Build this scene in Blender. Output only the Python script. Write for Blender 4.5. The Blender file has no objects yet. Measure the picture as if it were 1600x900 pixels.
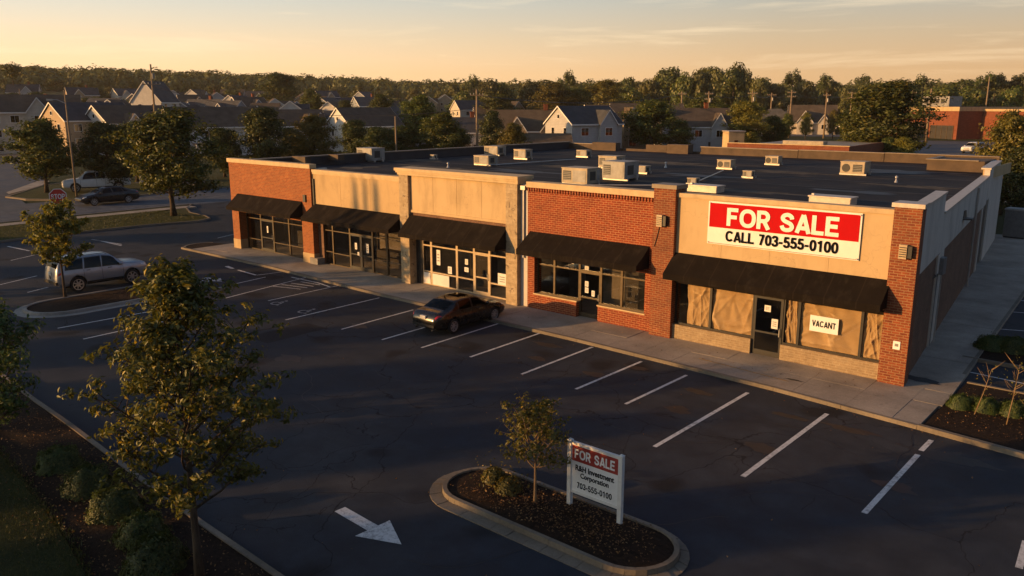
import bpy, bmesh, math, random
import numpy as np
from mathutils import Vector, Matrix
R = math.radians
S = bpy.context.scene
COL = S.collection
rnd = random.Random(7)
# ------------------------------------------------------------------ camera numbers (metres, ground z = 0)
FPX, HORY, CH = 1276.0, 163.0, 10.0
PITCH = math.atan((450 - HORY) / FPX); YAW = R(40.75)
FW = Vector((-math.sin(YAW) * math.cos(PITCH), math.cos(YAW) * math.cos(PITCH), -math.sin(PITCH)))
RT = Vector((math.cos(YAW), math.sin(YAW), 0)); UP = RT.cross(FW)
def ray(x, y): return FW + RT * ((x - 800) / FPX) + UP * ((450 - y) / FPX)
def at(x, y, z=0.0):
    d = ray(x, y); t = (z - CH) / d.z; return (t * d.x, t * d.y)
def atY(x, y, Y):
    d = ray(x, y); t = Y / d.y; return (t * d.x, CH + t * d.z)
def place(px, r):
    d = ray(px, HORY); d.z = 0; d.normalize(); return (d.x * r, d.y * r)
SUN_AZ, SUN_EL = R(36), R(8.5)
SUNV = Vector((-math.sin(SUN_AZ) * math.cos(SUN_EL), -math.cos(SUN_AZ) * math.cos(SUN_EL), math.sin(SUN_EL)))
# ------------------------------------------------------------------ terrain height
def sstep(a, b, v):
    t = min(1, max(0, (v - a) / (b - a))); return t * t * (3 - 2 * t)
def pxof(X, Y):
    v = Vector((X, Y, 0)); c = v.dot(Vector((FW.x, FW.y, 0)).normalized())
    if c < 1: return -2000 if v.dot(RT) < 0 else 3000
    return 800 + FPX / math.cos(PITCH) * v.dot(RT) / c
def gz(X, Y):
    r = math.hypot(X, Y); u = pxof(X, Y)
    A = np.interp(u, [-600, 0, 300, 700, 1000, 1250, 1600, 2200], [36, 34, 30, 22, 17, 16, 17, 20])
    tt = min(1, max(0, (r - 210) / 740)); wl = 1 - sstep(620, 900, u)
    z = A * (wl * tt * tt / (tt + .04) * 1.04 + (1 - wl) * sstep(230, 950, r))
    z += 1.5 * math.sin(X * .013) * math.sin(Y * .011 + 1) * sstep(300, 600, r)
    return float(z)
# ------------------------------------------------------------------ materials
MATS = {}
def nt(name):
    m = bpy.data.materials.new(name); m.use_nodes = True; t = m.node_tree
    for n in list(t.nodes): t.nodes.remove(n)
    out = t.nodes.new('ShaderNodeOutputMaterial'); MATS[name] = m
    return m, t, out
def N(t, typ, **kw):
    n = t.nodes.new(typ)
    for k, v in kw.items():
        if k.startswith('i_'):
            key = k[2:]
            key = int(key) if key.isdigit() else key.replace('_', ' ')
            n.inputs[key].default_value = v
        else: setattr(n, k, v)
    return n
def L(t, a, b): t.links.new(a, b)
def c4(c): return (c[0], c[1], c[2], 1)
def ramp(t, fac, stops):
    r = N(t, 'ShaderNodeValToRGB'); e = r.color_ramp.elements
    while len(e) > 1: e.remove(e[-1])
    e[0].position = stops[0][0]; e[0].color = c4(stops[0][1])
    for p, c in stops[1:]:
        q = e.new(p); q.color = c4(c)
    L(t, fac, r.inputs[0]); return r.outputs[0]
def fmix(t, fac, a, b, mode='MIX'):
    m = N(t, 'ShaderNodeMix', data_type='RGBA', blend_type=mode)
    for i, v in ((0, fac), (6, a), (7, b)):
        if hasattr(v, 'default_value') or hasattr(v, 'is_linked'): L(t, v, m.inputs[i])
        else: m.inputs[i].default_value = v if not isinstance(v, tuple) else c4(v)
    return m.outputs[2]
def M_(t, op, a, b=None, clamp=False):
    m = N(t, 'ShaderNodeMath', operation=op, use_clamp=clamp)
    for i, v in ((0, a), (1, b)):
        if v is None: continue
        if isinstance(v, (int, float)): m.inputs[i].default_value = v
        else: L(t, v, m.inputs[i])
    return m.outputs[0]
def noise(t, scale, detail=3, rough=.5, vec=None, dist=0):
    n = N(t, 'ShaderNodeTexNoise'); n.inputs['Scale'].default_value = scale; n.inputs['Detail'].default_value = detail
    n.inputs['Roughness'].default_value = rough; n.inputs['Distortion'].default_value = dist
    if vec is not None: L(t, vec, n.inputs['Vector'])
    return n.outputs[0]
def pos(t): return N(t, 'ShaderNodeNewGeometry').outputs['Position']
def scaled(t, v, s):
    m = N(t, 'ShaderNodeMapping'); m.inputs['Scale'].default_value = s; L(t, v, m.inputs['Vector']); return m.outputs[0]
def finish(t, out, col, rough=.8, bump=None, bstr=.3, bdist=.02, metal=0, spec=.5, coat=0):
    b = N(t, 'ShaderNodeBsdfPrincipled')
    if isinstance(col, tuple): b.inputs['Base Color'].default_value = c4(col)
    else: L(t, col, b.inputs['Base Color'])
    if isinstance(rough, (int, float)): b.inputs['Roughness'].default_value = rough
    else: L(t, rough, b.inputs['Roughness'])
    b.inputs['Metallic'].default_value = metal; b.inputs['Specular IOR Level'].default_value = spec
    if coat: b.inputs['Coat Weight'].default_value = coat; b.inputs['Coat Roughness'].default_value = .04
    if bump is not None:
        n = N(t, 'ShaderNodeBump'); n.inputs['Strength'].default_value = bstr; n.inputs['Distance'].default_value = bdist
        L(t, bump, n.inputs['Height']); L(t, n.outputs[0], b.inputs['Normal'])
    L(t, b.outputs[0], out.inputs[0]); return b
def simple(name, col, rough=.7, var=.15, scale=3, bstr=.15, metal=0, spec=.5, coat=0, detail=4):
    m, t, o = nt(name); p = pos(t); n = noise(t, scale, detail, .6, p)
    a = tuple(c * (1 - var) for c in col); b = tuple(min(1, c * (1 + var)) for c in col)
    c = ramp(t, n, [(.3, a), (.7, b)])
    finish(t, o, c, rough, n if bstr else None, bstr, .01, metal, spec, coat); return m
def wall_uv(t):
    g = N(t, 'ShaderNodeNewGeometry'); s = N(t, 'ShaderNodeSeparateXYZ'); L(t, g.outputs['Position'], s.inputs[0])
    q = N(t, 'ShaderNodeSeparateXYZ'); L(t, g.outputs['True Normal'], q.inputs[0])
    ax = M_(t, 'ABSOLUTE', q.outputs[0]); ay = M_(t, 'ABSOLUTE', q.outputs[1])
    isx = M_(t, 'GREATER_THAN', ax, ay)
    u = M_(t, 'ADD', M_(t, 'MULTIPLY', s.outputs[1], isx), M_(t, 'MULTIPLY', s.outputs[0], M_(t, 'SUBTRACT', 1.0, isx)))
    cb = N(t, 'ShaderNodeCombineXYZ'); L(t, u, cb.inputs[0]); L(t, s.outputs[2], cb.inputs[1])
    return cb.outputs[0], g.outputs['Position'], s.outputs[2]
def brick(name, c1, c2, mortar, stain=(.05, .03, .02), w=.25, h=.088, ms=.015, low=0.0, patch=None):
    m, t, o = nt(name); uv, p, z = wall_uv(t)
    b = N(t, 'ShaderNodeTexBrick'); L(t, uv, b.inputs['Vector'])
    b.inputs['Color1'].default_value = c4(c1); b.inputs['Color2'].default_value = c4(c2); b.inputs['Mortar'].default_value = c4(mortar)
    b.inputs['Scale'].default_value = 1; b.inputs['Mortar Size'].default_value = ms; b.inputs['Brick Width'].default_value = w
    b.inputs['Row Height'].default_value = h; b.inputs['Mortar Smooth'].default_value = .2; b.inputs['Bias'].default_value = -.1
    n1 = noise(t, 1.1, 5, .65, p); n2 = noise(t, 6, 3, .6, p)
    col = fmix(t, ramp(t, n1, [(.35, (0, 0, 0)), (.75, (.5, .5, .5))]), b.outputs[0], stain)
    col = fmix(t, .35, col, ramp(t, n2, [(.3, (.25, .25, .25)), (.7, (1, 1, 1))]), 'MULTIPLY')
    if patch:
        n3 = noise(t, 4.2, 3, .6, p, .6); k = ramp(t, n3, [(.60, (0, 0, 0)), (.66, (.75, .75, .75))])
        col = fmix(t, k, col, patch)
    hgt = M_(t, 'ADD', M_(t, 'MULTIPLY', b.outputs['Fac'], -1.0), M_(t, 'MULTIPLY', n2, .5))
    finish(t, o, col, .85, hgt, .6, .012, spec=.3); return m
def stucco(name, col, stain, seam=0):
    m, t, o = nt(name); uv, p, z = wall_uv(t)
    n1 = noise(t, .8, 6, .65, p); n2 = noise(t, 30, 3, .6, p)
    st = noise(t, 1.0, 4, .6, scaled(t, p, (1.1, 1.1, .35)))
    c = fmix(t, ramp(t, n1, [(.35, (0, 0, 0)), (.8, (.4, .4, .4))]), col, stain)
    c = fmix(t, ramp(t, st, [(.48, (0, 0, 0)), (.76, (.5, .5, .5))]), c, tuple(q * .6 for q in stain))
    # hairline cracks
    v = N(t, 'ShaderNodeTexVoronoi', feature='DISTANCE_TO_EDGE'); v.inputs['Scale'].default_value = .55
    wv = N(t, 'ShaderNodeVectorMath', operation='ADD'); L(t, p, wv.inputs[0])
    nn = N(t, 'ShaderNodeTexNoise'); nn.inputs['Scale'].default_value = 2.2; nn.inputs['Detail'].default_value = 4; L(t, p, nn.inputs['Vector'])
    L(t, nn.outputs[1], wv.inputs[1]); L(t, wv.outputs[0], v.inputs['Vector'])
    ck = M_(t, 'MULTIPLY', M_(t, 'LESS_THAN', v.outputs[0], .0035), .22)
    c = fmix(t, ck, c, (.08, .06, .04))
    finish(t, o, c, .9, M_(t, 'ADD', n2, n1), .25, .01, spec=.25); return m
def asphalt(name, base, warm, crack=True, sc=1.0):
    m, t, o = nt(name); p = pos(t)
    n1 = noise(t, .12 * sc, 5, .6, p, .4); n2 = noise(t, .9, 5, .7, p); n3 = noise(t, 45, 2, .7, p)
    n4 = noise(t, .35, 4, .6, scaled(t, p, (.35, 1.6, 1)))
    c = fmix(t, ramp(t, n1, [(.38, (0, 0, 0)), (.66, (1, 1, 1))]), base, warm)
    c = fmix(t, .75, c, ramp(t, n2, [(.25, (.38, .38, .38)), (.75, (1.45, 1.45, 1.45))]), 'MULTIPLY')
    c = fmix(t, .6, c, ramp(t, n3, [(.3, (.55, .55, .55)), (.72, (1.5, 1.5, 1.5))]), 'MULTIPLY')
    c = fmix(t, ramp(t, n4, [(.58, (0, 0, 0)), (.78, (.55, .55, .55))]), c, tuple(q * .45 for q in base))
    h = M_(t, 'ADD', n3, M_(t, 'MULTIPLY', n2, .6))
    if crack:
        nn = N(t, 'ShaderNodeTexNoise'); nn.inputs['Scale'].default_value = .55; nn.inputs['Detail'].default_value = 6; L(t, p, nn.inputs['Vector'])
        nm = N(t, 'ShaderNodeVectorMath', operation='SCALE'); L(t, nn.outputs[1], nm.inputs[0]); nm.inputs['Scale'].default_value = 2.2
        wv = N(t, 'ShaderNodeVectorMath', operation='ADD'); L(t, p, wv.inputs[0]); L(t, nm.outputs[0], wv.inputs[1])
        v = N(t, 'ShaderNodeTexVoronoi', feature='DISTANCE_TO_EDGE'); v.inputs['Scale'].default_value = .17; L(t, wv.outputs[0], v.inputs['Vector'])
        v2 = N(t, 'ShaderNodeTexVoronoi', feature='DISTANCE_TO_EDGE'); v2.inputs['Scale'].default_value = .5; L(t, wv.outputs[0], v2.inputs['Vector'])
        k = M_(t, 'LESS_THAN', v.outputs[0], .003)
        k2 = M_(t, 'MULTIPLY', M_(t, 'LESS_THAN', v2.outputs[0], .006), M_(t, 'GREATER_THAN', n1, .56))
        k = M_(t, 'MULTIPLY', M_(t, 'MAXIMUM', k, k2), .7)
        c = fmix(t, k, c, (.006, .006, .007))
        h = M_(t, 'SUBTRACT', h, k)
        # oil drips
        sp = N(t, 'ShaderNodeTexVoronoi', feature='F1'); sp.inputs['Scale'].default_value = .33; L(t, wv.outputs[0], sp.inputs['Vector'])
        k3 = ramp(t, sp.outputs[0], [(.10, (.75, .75, .75)), (.24, (0, 0, 0))])
        c = fmix(t, k3, c, (.012, .011, .011))
    r = ramp(t, n2, [(.3, (.72, .72, .72)), (.7, (.95, .95, .95))])
    finish(t, o, c, r, h, .6, .015, spec=.18); return m
def concrete(name, base, joint=0.0, ang=0):
    m, t, o = nt(name); p = pos(t)
    n1 = noise(t, .5, 6, .65, p); n2 = noise(t, 14, 4, .6, p); n3 = noise(t, 2.5, 4, .6, p, .5)
    c = ramp(t, n1, [(.3, tuple(q * .62 for q in base)), (.72, tuple(q * 1.18 for q in base))])
    c = fmix(t, .5, c, ramp(t, n2, [(.3, (.65, .65, .65)), (.7, (1.1, 1.1, 1.1))]), 'MULTIPLY')
    c = fmix(t, ramp(t, n3, [(.62, (0, 0, 0)), (.76, (.55, .55, .55))]), c, tuple(q * .35 for q in base))
    finish(t, o, c, .88, M_(t, 'ADD', n2, n1), .3, .01, spec=.3); return m
def soil(name, a, b, chips=None):
    m, t, o = nt(name); p = pos(t)
    n1 = noise(t, 9, 6, .75, p); n2 = noise(t, .7, 4, .6, p); n3 = noise(t, 60, 3, .7, scaled(t, p, (1, .35, 1)))
    c = ramp(t, n1, [(.32, a), (.68, b)])
    c = fmix(t, .5, c, ramp(t, n2, [(.3, (.6, .6, .6)), (.7, (1.2, 1.2, 1.2))]), 'MULTIPLY')
    if chips: c = fmix(t, ramp(t, n3, [(.66, (0, 0, 0)), (.72, (1, 1, 1))]), c, chips)
    finish(t, o, c, .95, M_(t, 'ADD', n1, n3), 1.0, .06, spec=.2); return m
def leafmat(name, dark, light, tip, tr=.35):
    m, t, o = nt(name); g = N(t, 'ShaderNodeNewGeometry'); p = g.outputs['Position']
    ri = g.outputs['Random Per Island']
    c = ramp(t, ri, [(0, dark), (.6, light), (.88, light), (1, tip)])
    oi = N(t, 'ShaderNodeObjectInfo')
    hs = N(t, 'ShaderNodeHueSaturation'); L(t, c, hs.inputs['Color'])
    L(t, M_(t, 'ADD', .485, M_(t, 'MULTIPLY', oi.outputs['Random'], .03)), hs.inputs['Hue'])
    L(t, M_(t, 'ADD', .75, M_(t, 'MULTIPLY', oi.outputs['Random'], .5)), hs.inputs['Value'])
    d = N(t, 'ShaderNodeBsdfDiffuse'); L(t, hs.outputs[0], d.inputs[0])
    tl = N(t, 'ShaderNodeBsdfTranslucent'); L(t, fmix(t, 1.0, hs.outputs[0], (1.25, 1.1, .5), 'MULTIPLY'), tl.inputs[0])
    gl = N(t, 'ShaderNodeBsdfGlossy'); gl.inputs['Roughness'].default_value = .45; gl.inputs[0].default_value = (.9, .9, .9, 1)
    mx = N(t, 'ShaderNodeMixShader', i_0=tr); L(t, d.outputs[0], mx.inputs[1]); L(t, tl.outputs[0], mx.inputs[2])
    m2 = N(t, 'ShaderNodeMixShader', i_0=.03); L(t, mx.outputs[0], m2.inputs[1]); L(t, gl.outputs[0], m2.inputs[2])
    L(t, m2.outputs[0], o.inputs[0]); return m
def glassmat(name, tint, refl=.10, rough=.01, fk=1.0):
    m, t, o = nt(name)
    tr = N(t, 'ShaderNodeBsdfTransparent'); tr.inputs[0].default_value = c4(tint)
    gl = N(t, 'ShaderNodeBsdfGlossy'); gl.inputs['Roughness'].default_value = rough
    ge = N(t, 'ShaderNodeNewGeometry'); dp = N(t, 'ShaderNodeVectorMath', operation='DOT_PRODUCT'); L(t, ge.outputs['Normal'], dp.inputs[0]); L(t, ge.outputs['Incoming'], dp.inputs[1])
    fs = M_(t, 'POWER', M_(t, 'SUBTRACT', 1.0, M_(t, 'ABSOLUTE', dp.outputs['Value'])), 5.0)
    f = M_(t, 'ADD', M_(t, 'MULTIPLY', M_(t, 'ADD', .03, M_(t, 'MULTIPLY', fs, .95)), fk), refl, True)
    nb = N(t, 'ShaderNodeBump'); nb.inputs['Strength'].default_value = .04; nb.inputs['Distance'].default_value = .05
    L(t, noise(t, .9, 2, .5, pos(t)), nb.inputs['Height']); L(t, nb.outputs[0], gl.inputs['Normal'])
    mx = N(t, 'ShaderNodeMixShader'); L(t, f, mx.inputs[0]); L(t, tr.outputs[0], mx.inputs[1]); L(t, gl.outputs[0], mx.inputs[2])
    L(t, mx.outputs[0], o.inputs[0]); return m
def roofmat(name, a, b, row=.35):
    m, t, o = nt(name); p = pos(t); n1 = noise(t, .6, 5, .6, p); n2 = noise(t, 9, 3, .6, scaled(t, p, (1, 1, 2.5)))
    w = N(t, 'ShaderNodeTexWave', bands_direction='Z'); w.inputs['Scale'].default_value = 1 / row / 6.28 * 3; w.inputs['Distortion'].default_value = .6; L(t, p, w.inputs['Vector'])
    c = ramp(t, n1, [(.3, a), (.7, b)])
    c = fmix(t, .5, c, ramp(t, n2, [(.3, (.6, .6, .6)), (.7, (1.2, 1.2, 1.2))]), 'MULTIPLY')
    c = fmix(t, .25, c, w.outputs[0], 'MULTIPLY')
    finish(t, o, c, .9, n2, .4, .03, spec=.2); return m

# named materials
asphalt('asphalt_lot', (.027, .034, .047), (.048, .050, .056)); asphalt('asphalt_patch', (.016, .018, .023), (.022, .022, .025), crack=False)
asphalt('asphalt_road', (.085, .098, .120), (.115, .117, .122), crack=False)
concrete('sidewalk_concrete', (.38, .325, .265)); concrete('kerb_concrete', (.215, .178, .135)); concrete('pale_concrete', (.33, .31, .28))
soil('mulch', (.010, .006, .004), (.045, .025, .014), (.16, .09, .04))
soil('grass_ground', (.018, .026, .006), (.05, .06, .018))
soil('verge_grass', (.035, .042, .012), (.085, .085, .03))
def paint(name, col, wear=.6):
    m, t, o = nt(name); p = pos(t); n = noise(t, 7, 6, .75, p); n2 = noise(t, .8, 3, .6, p)
    k = ramp(t, M_(t, 'ADD', M_(t, 'MULTIPLY', n, .7), M_(t, 'MULTIPLY', n2, .3)), [(.48, (0, 0, 0)), (.60, (wear, wear, wear))])
    finish(t, o, fmix(t, k, col, (.06, .06, .062)), .8, n, .2, .005); return m
paint('road_paint', (.60, .60, .60)); paint('road_paint_worn', (.42, .42, .42), .85); paint('yellow_paint', (.5, .28, .05), .9)
brick('brick_orange', (.40, .105, .026), (.26, .058, .018), (.40, .215, .095), (.22, .09, .04), w=.27, h=.095, ms=.013)
brick('brick_red', (.33, .058, .018), (.22, .034, .013), (.48, .22, .10), (.13, .04, .02), w=.28, h=.10, ms=.014)
brick('brick_pier', (.31, .078, .026), (.19, .04, .017), (.36, .19, .09), (.10, .045, .03), w=.27, h=.095)
brick('brick_tan', (.40, .29, .17), (.33, .23, .13), (.45, .35, .22), (.24, .16, .09), w=.27, h=.095)
brick('brick_dark', (.24, .12, .07), (.17, .085, .052), (.27, .17, .115), (.05, .03, .022), w=.27, h=.095)
brick('stone_pier_face', (.52, .40, .25), (.42, .31, .18), (.46, .35, .22), (.40, .29, .17), w=.34, h=.14, ms=.006, patch=(.10, .07, .045))
brick('brick_far', (.27, .07, .028), (.20, .05, .022), (.28, .13, .08), (.12, .04, .02), w=.6, h=.2, ms=.02)
stucco('stucco_tan', (.53, .375, .20), (.36, .245, .125)); stucco('stucco_cream', (.56, .405, .225), (.39, .275, .14))
stucco('stucco_side', (.60, .54, .47), (.46, .41, .35))
simple('coping', (.53, .38, .205), .7, .15, 2.5, .1); simple('metal_cap', (.20, .15, .10), .5, .2, 4, .05)
simple('metal_cap_pale', (.48, .42, .36), .45, .15, 4, .05, metal=.3)
def roofing():
    m, t, o = nt('roof_membrane'); p = pos(t)
    n1 = noise(t, .16, 5, .65, p, .6); n2 = noise(t, 1.4, 5, .7, scaled(t, p, (.5, 1.4, 1))); n3 = noise(t, 22, 3, .6, p)
    c = ramp(t, n1, [(.30, (.012, .013, .017)), (.50, (.024, .025, .031)), (.68, (.044, .042, .044))])
    c = fmix(t, .7, c, ramp(t, n2, [(.25, (.35, .35, .35)), (.75, (1.6, 1.6, 1.6))]), 'MULTIPLY')
    n5 = noise(t, .32, 4, .6, scaled(t, p, (.5, 1.5, 1)), .5)
    c = fmix(t, ramp(t, n5, [(.58, (0, 0, 0)), (.68, (.6, .6, .6))]), c, (.11, .085, .062))
    s = N(t, 'ShaderNodeSeparateXYZ'); L(t, p, s.inputs[0])
    sm = M_(t, 'LESS_THAN', M_(t, 'FRACT', M_(t, 'MULTIPLY', s.outputs[1], .42)), .02)
    c = fmix(t, M_(t, 'MULTIPLY', sm, .6), c, (.015, .015, .017))
    finish(t, o, c, ramp(t, n2, [(.3, (.7, .7, .7)), (.7, (.95, .95, .95))]), n3, .5, .03, spec=.12); return m
roofing()
simple('parapet_dark', (.085, .055, .033), .8, .3, 1.2, .2); simple('parapet_tar', (.035, .034, .038), .8, .3, 1.2, .2)
def fabric(name, col):
    m, t, o = nt(name); p = pos(t); n = noise(t, 1.3, 5, .65, p); n2 = noise(t, 120, 2, .5, p)
    c = ramp(t, n, [(.3, tuple(q * .72 for q in col)), (.7, tuple(q * 1.25 for q in col))])
    s = N(t, 'ShaderNodeSeparateXYZ'); L(t, p, s.inputs[0]); sm = M_(t, 'LESS_THAN', M_(t, 'FRACT', M_(t, 'MULTIPLY', s.outputs[0], .87)), .035)
    c = fmix(t, M_(t, 'MULTIPLY', sm, .6), c, tuple(q * 2.6 for q in col)); n3 = noise(t, 2.2, 5, .7, scaled(t, p, (1, .5, .5)))
    c = fmix(t, ramp(t, n3, [(.52, (0, 0, 0)), (.75, (.5, .5, .5))]), c, (.045, .036, .028))
    finish(t, o, c, .95, M_(t, 'ADD', n, M_(t, 'ADD', M_(t, 'MULTIPLY', n2, .25), M_(t, 'MULTIPLY', sm, .3))), .45, .03, spec=.15); return m
fabric('awning_fabric', (.010, .0072, .0055))
simple('black_metal', (.022, .02, .018), .45, .2, 5, .05); simple('bronze_metal', (.09, .065, .038), .4, .2, 5, .05, metal=.4)
simple('tan_metal', (.44, .33, .20), .45, .15, 5, .05); simple('grey_metal', (.20, .20, .20), .45, .15, 5, .05, metal=.5)
glassmat('window_glass', (.90, .88, .85), .02); glassmat('clear_glass', (.95, .94, .92), 0); glassmat('dark_glass', (.30, .29, .28), .05); glassmat('house_glass', (.05, .055, .07), .10)
glassmat('car_glass', (.06, .065, .07), .01, fk=.55)
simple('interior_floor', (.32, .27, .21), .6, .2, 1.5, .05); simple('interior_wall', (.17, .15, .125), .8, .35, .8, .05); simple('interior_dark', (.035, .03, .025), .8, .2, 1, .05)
def kraft():
    m, t, o = nt('kraft_paper'); p = pos(t); n = noise(t, 2.2, 5, .6, p); n2 = noise(t, 40, 2, .5, p)
    c = ramp(t, n, [(.3, (.38, .25, .12)), (.7, (.50, .345, .18))])
    finish(t, o, c, .75, M_(t, 'ADD', n, M_(t, 'MULTIPLY', n2, .1)), .2, .03, spec=.3); return m
kraft()
simple('white_paper', (.72, .69, .63), .8, .06, 3, .02); simple('paper_print', (.25, .24, .22), .8, .1, 3, 0)
simple('banner_white', (.80, .77, .70), .6, .05, 2, .05); simple('banner_red', (.46, .006, .008), .8, .06, 2, .05, spec=.1); simple('ink_black', (.005, .005, .006), .8, .1, 3, 0, spec=.08)
simple('sign_red', (.33, .035, .025), .6, .1, 2, .05); simple('sign_white', (.80, .79, .77), .6, .07, 2, .05)
simple('white_wood', (.70, .68, .64), .6, .1, 6, .1)
simple('stop_red', (.55, .035, .02), .45, .08, 3, 0); simple('stop_white', (.8, .78, .74), .45, .05, 3, 0)
simple('hvac_beige', (.36, .29, .20), .55, .3, 2, .05); simple('hvac_grey', (.25, .24, .225), .5, .3, 2, .05); simple('hvac_dark', (.03, .028, .026), .6, .2, 5, .05)
simple('galvanised', (.42, .40, .38), .4, .15, 3, .05, metal=.5)
def bark(name, a, b):
    m, t, o = nt(name); p = pos(t); n = noise(t, 12, 5, .7, scaled(t, p, (1, 1, .18)))
    finish(t, o, ramp(t, n, [(.3, a), (.7, b)]), .9, n, .8, .03, spec=.2); return m
bark('bark', (.035, .025, .018), (.11, .08, .055)); bark('pale_bark', (.16, .10, .055), (.34, .24, .14)); bark('pole_wood', (.16, .115, .075), (.34, .25, .16))
leafmat('leaf_near', (.034, .044, .010), (.13, .128, .024), (.36, .25, .035)); leafmat('leaf_young', (.085, .105, .016), (.20, .20, .03), (.36, .27, .035), .45)  # last leaf_near colour puts gold sunlit specks into random leaves
leafmat('leaf_mid', (.030, .046, .010), (.115, .140, .024), (.26, .21, .03)); leafmat('leaf_gold', (.08, .085, .016), (.20, .18, .028), (.30, .22, .03))  # last leaf_mid colour stands for golden sunlit leaves, painted in at random
leafmat('leaf_far', (.060, .066, .018), (.115, .115, .028), (.15, .13, .03), .15); leafmat('leaf_shrub', (.026, .050, .013), (.075, .110, .026), (.14, .14, .03), .25)
leafmat('leaf_dark', (.022, .034, .009), (.078, .094, .020), (.15, .13, .024), .3)
leafmat('grass_blade', (.030, .044, .009), (.075, .092, .02), (.12, .11, .026), .3)
leafmat('dry_leaf', (.10, .05, .018), (.22, .12, .04), (.38, .26, .12), .2)
def siding(name, col):
    m, t, o = nt(name); uv, p, z = wall_uv(t); n = noise(t, .9, 4, .6, p)
    ln = M_(t, 'LESS_THAN', M_(t, 'FRACT', M_(t, 'MULTIPLY', z, 3.2)), .14)
    c = ramp(t, n, [(.3, tuple(q * .86 for q in col)), (.7, tuple(min(1, q * 1.08) for q in col))])
    c = fmix(t, M_(t, 'MULTIPLY', ln, .35), c, tuple(q * .45 for q in col))
    finish(t, o, c, .7, None, spec=.3); return m
siding('siding_cream', (.54, .47, .38)); siding('siding_white', (.58, .55, .51)); siding('siding_grey', (.42, .41, .40)); siding('siding_blue', (.26, .28, .31)); siding('siding_tan', (.42, .31, .20))
simple('trim_white', (.74, .71, .66), .6, .06, 2, 0)
roofmat('roof_brown', (.085, .066, .052), (.14, .108, .082)); roofmat('roof_grey', (.08, .08, .082), (.13, .125, .122)); roofmat('roof_slate', (.055, .058, .066), (.09, .092, .10)); roofmat('roof_tan', (.12, .085, .056), (.18, .135, .09))
def carpaint(name, col, metal=.3, rough=.28, dirt=.2):
    m, t, o = nt(name); tc = N(t, 'ShaderNodeTexCoord'); n = noise(t, 2.5, 5, .6, tc.outputs['Object'])
    c = fmix(t, ramp(t, n, [(.45, (0, 0, 0)), (.8, (dirt, dirt, dirt))]), col, (.10, .08, .06))
    finish(t, o, c, ramp(t, n, [(.3, (rough, rough, rough)), (.8, (rough + .15,) * 3)]), None, metal=metal, coat=.3); return m
carpaint('paint_brown_black', (.007, .0068, .0065), 0, .22, .06); carpaint('paint_silver', (.33, .36, .40), .6, .30, .15); carpaint('paint_black', (.012, .012, .014), .2, .25)
carpaint('paint_white', (.66, .65, .63), 0, .35); carpaint('paint_blue', (.05, .07, .12), .3, .3); carpaint('paint_red', (.25, .03, .02), .2, .3); carpaint('paint_grey', (.16, .16, .165), .4, .3)
simple('rubber', (.014, .014, .014), .85, .2, 8, .1); simple('alloy', (.55, .55, .55), .3, .08, 6, 0, metal=.8); simple('underbody', (.010, .010, .010), .8, .2, 5, 0)
simple('tail_red', (.45, .012, .010), .2, .1, 8, 0, coat=.6); simple('lamp_clear', (.70, .68, .64), .15, .08, 8, 0, coat=.8); simple('lamp_amber', (.6, .22, .03), .2, .08, 8, 0, coat=.6)
simple('chrome', (.65, .65, .65), .18, .05, 6, 0, metal=1); simple('plate_white', (.62, .6, .55), .5, .06, 6, 0)
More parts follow.
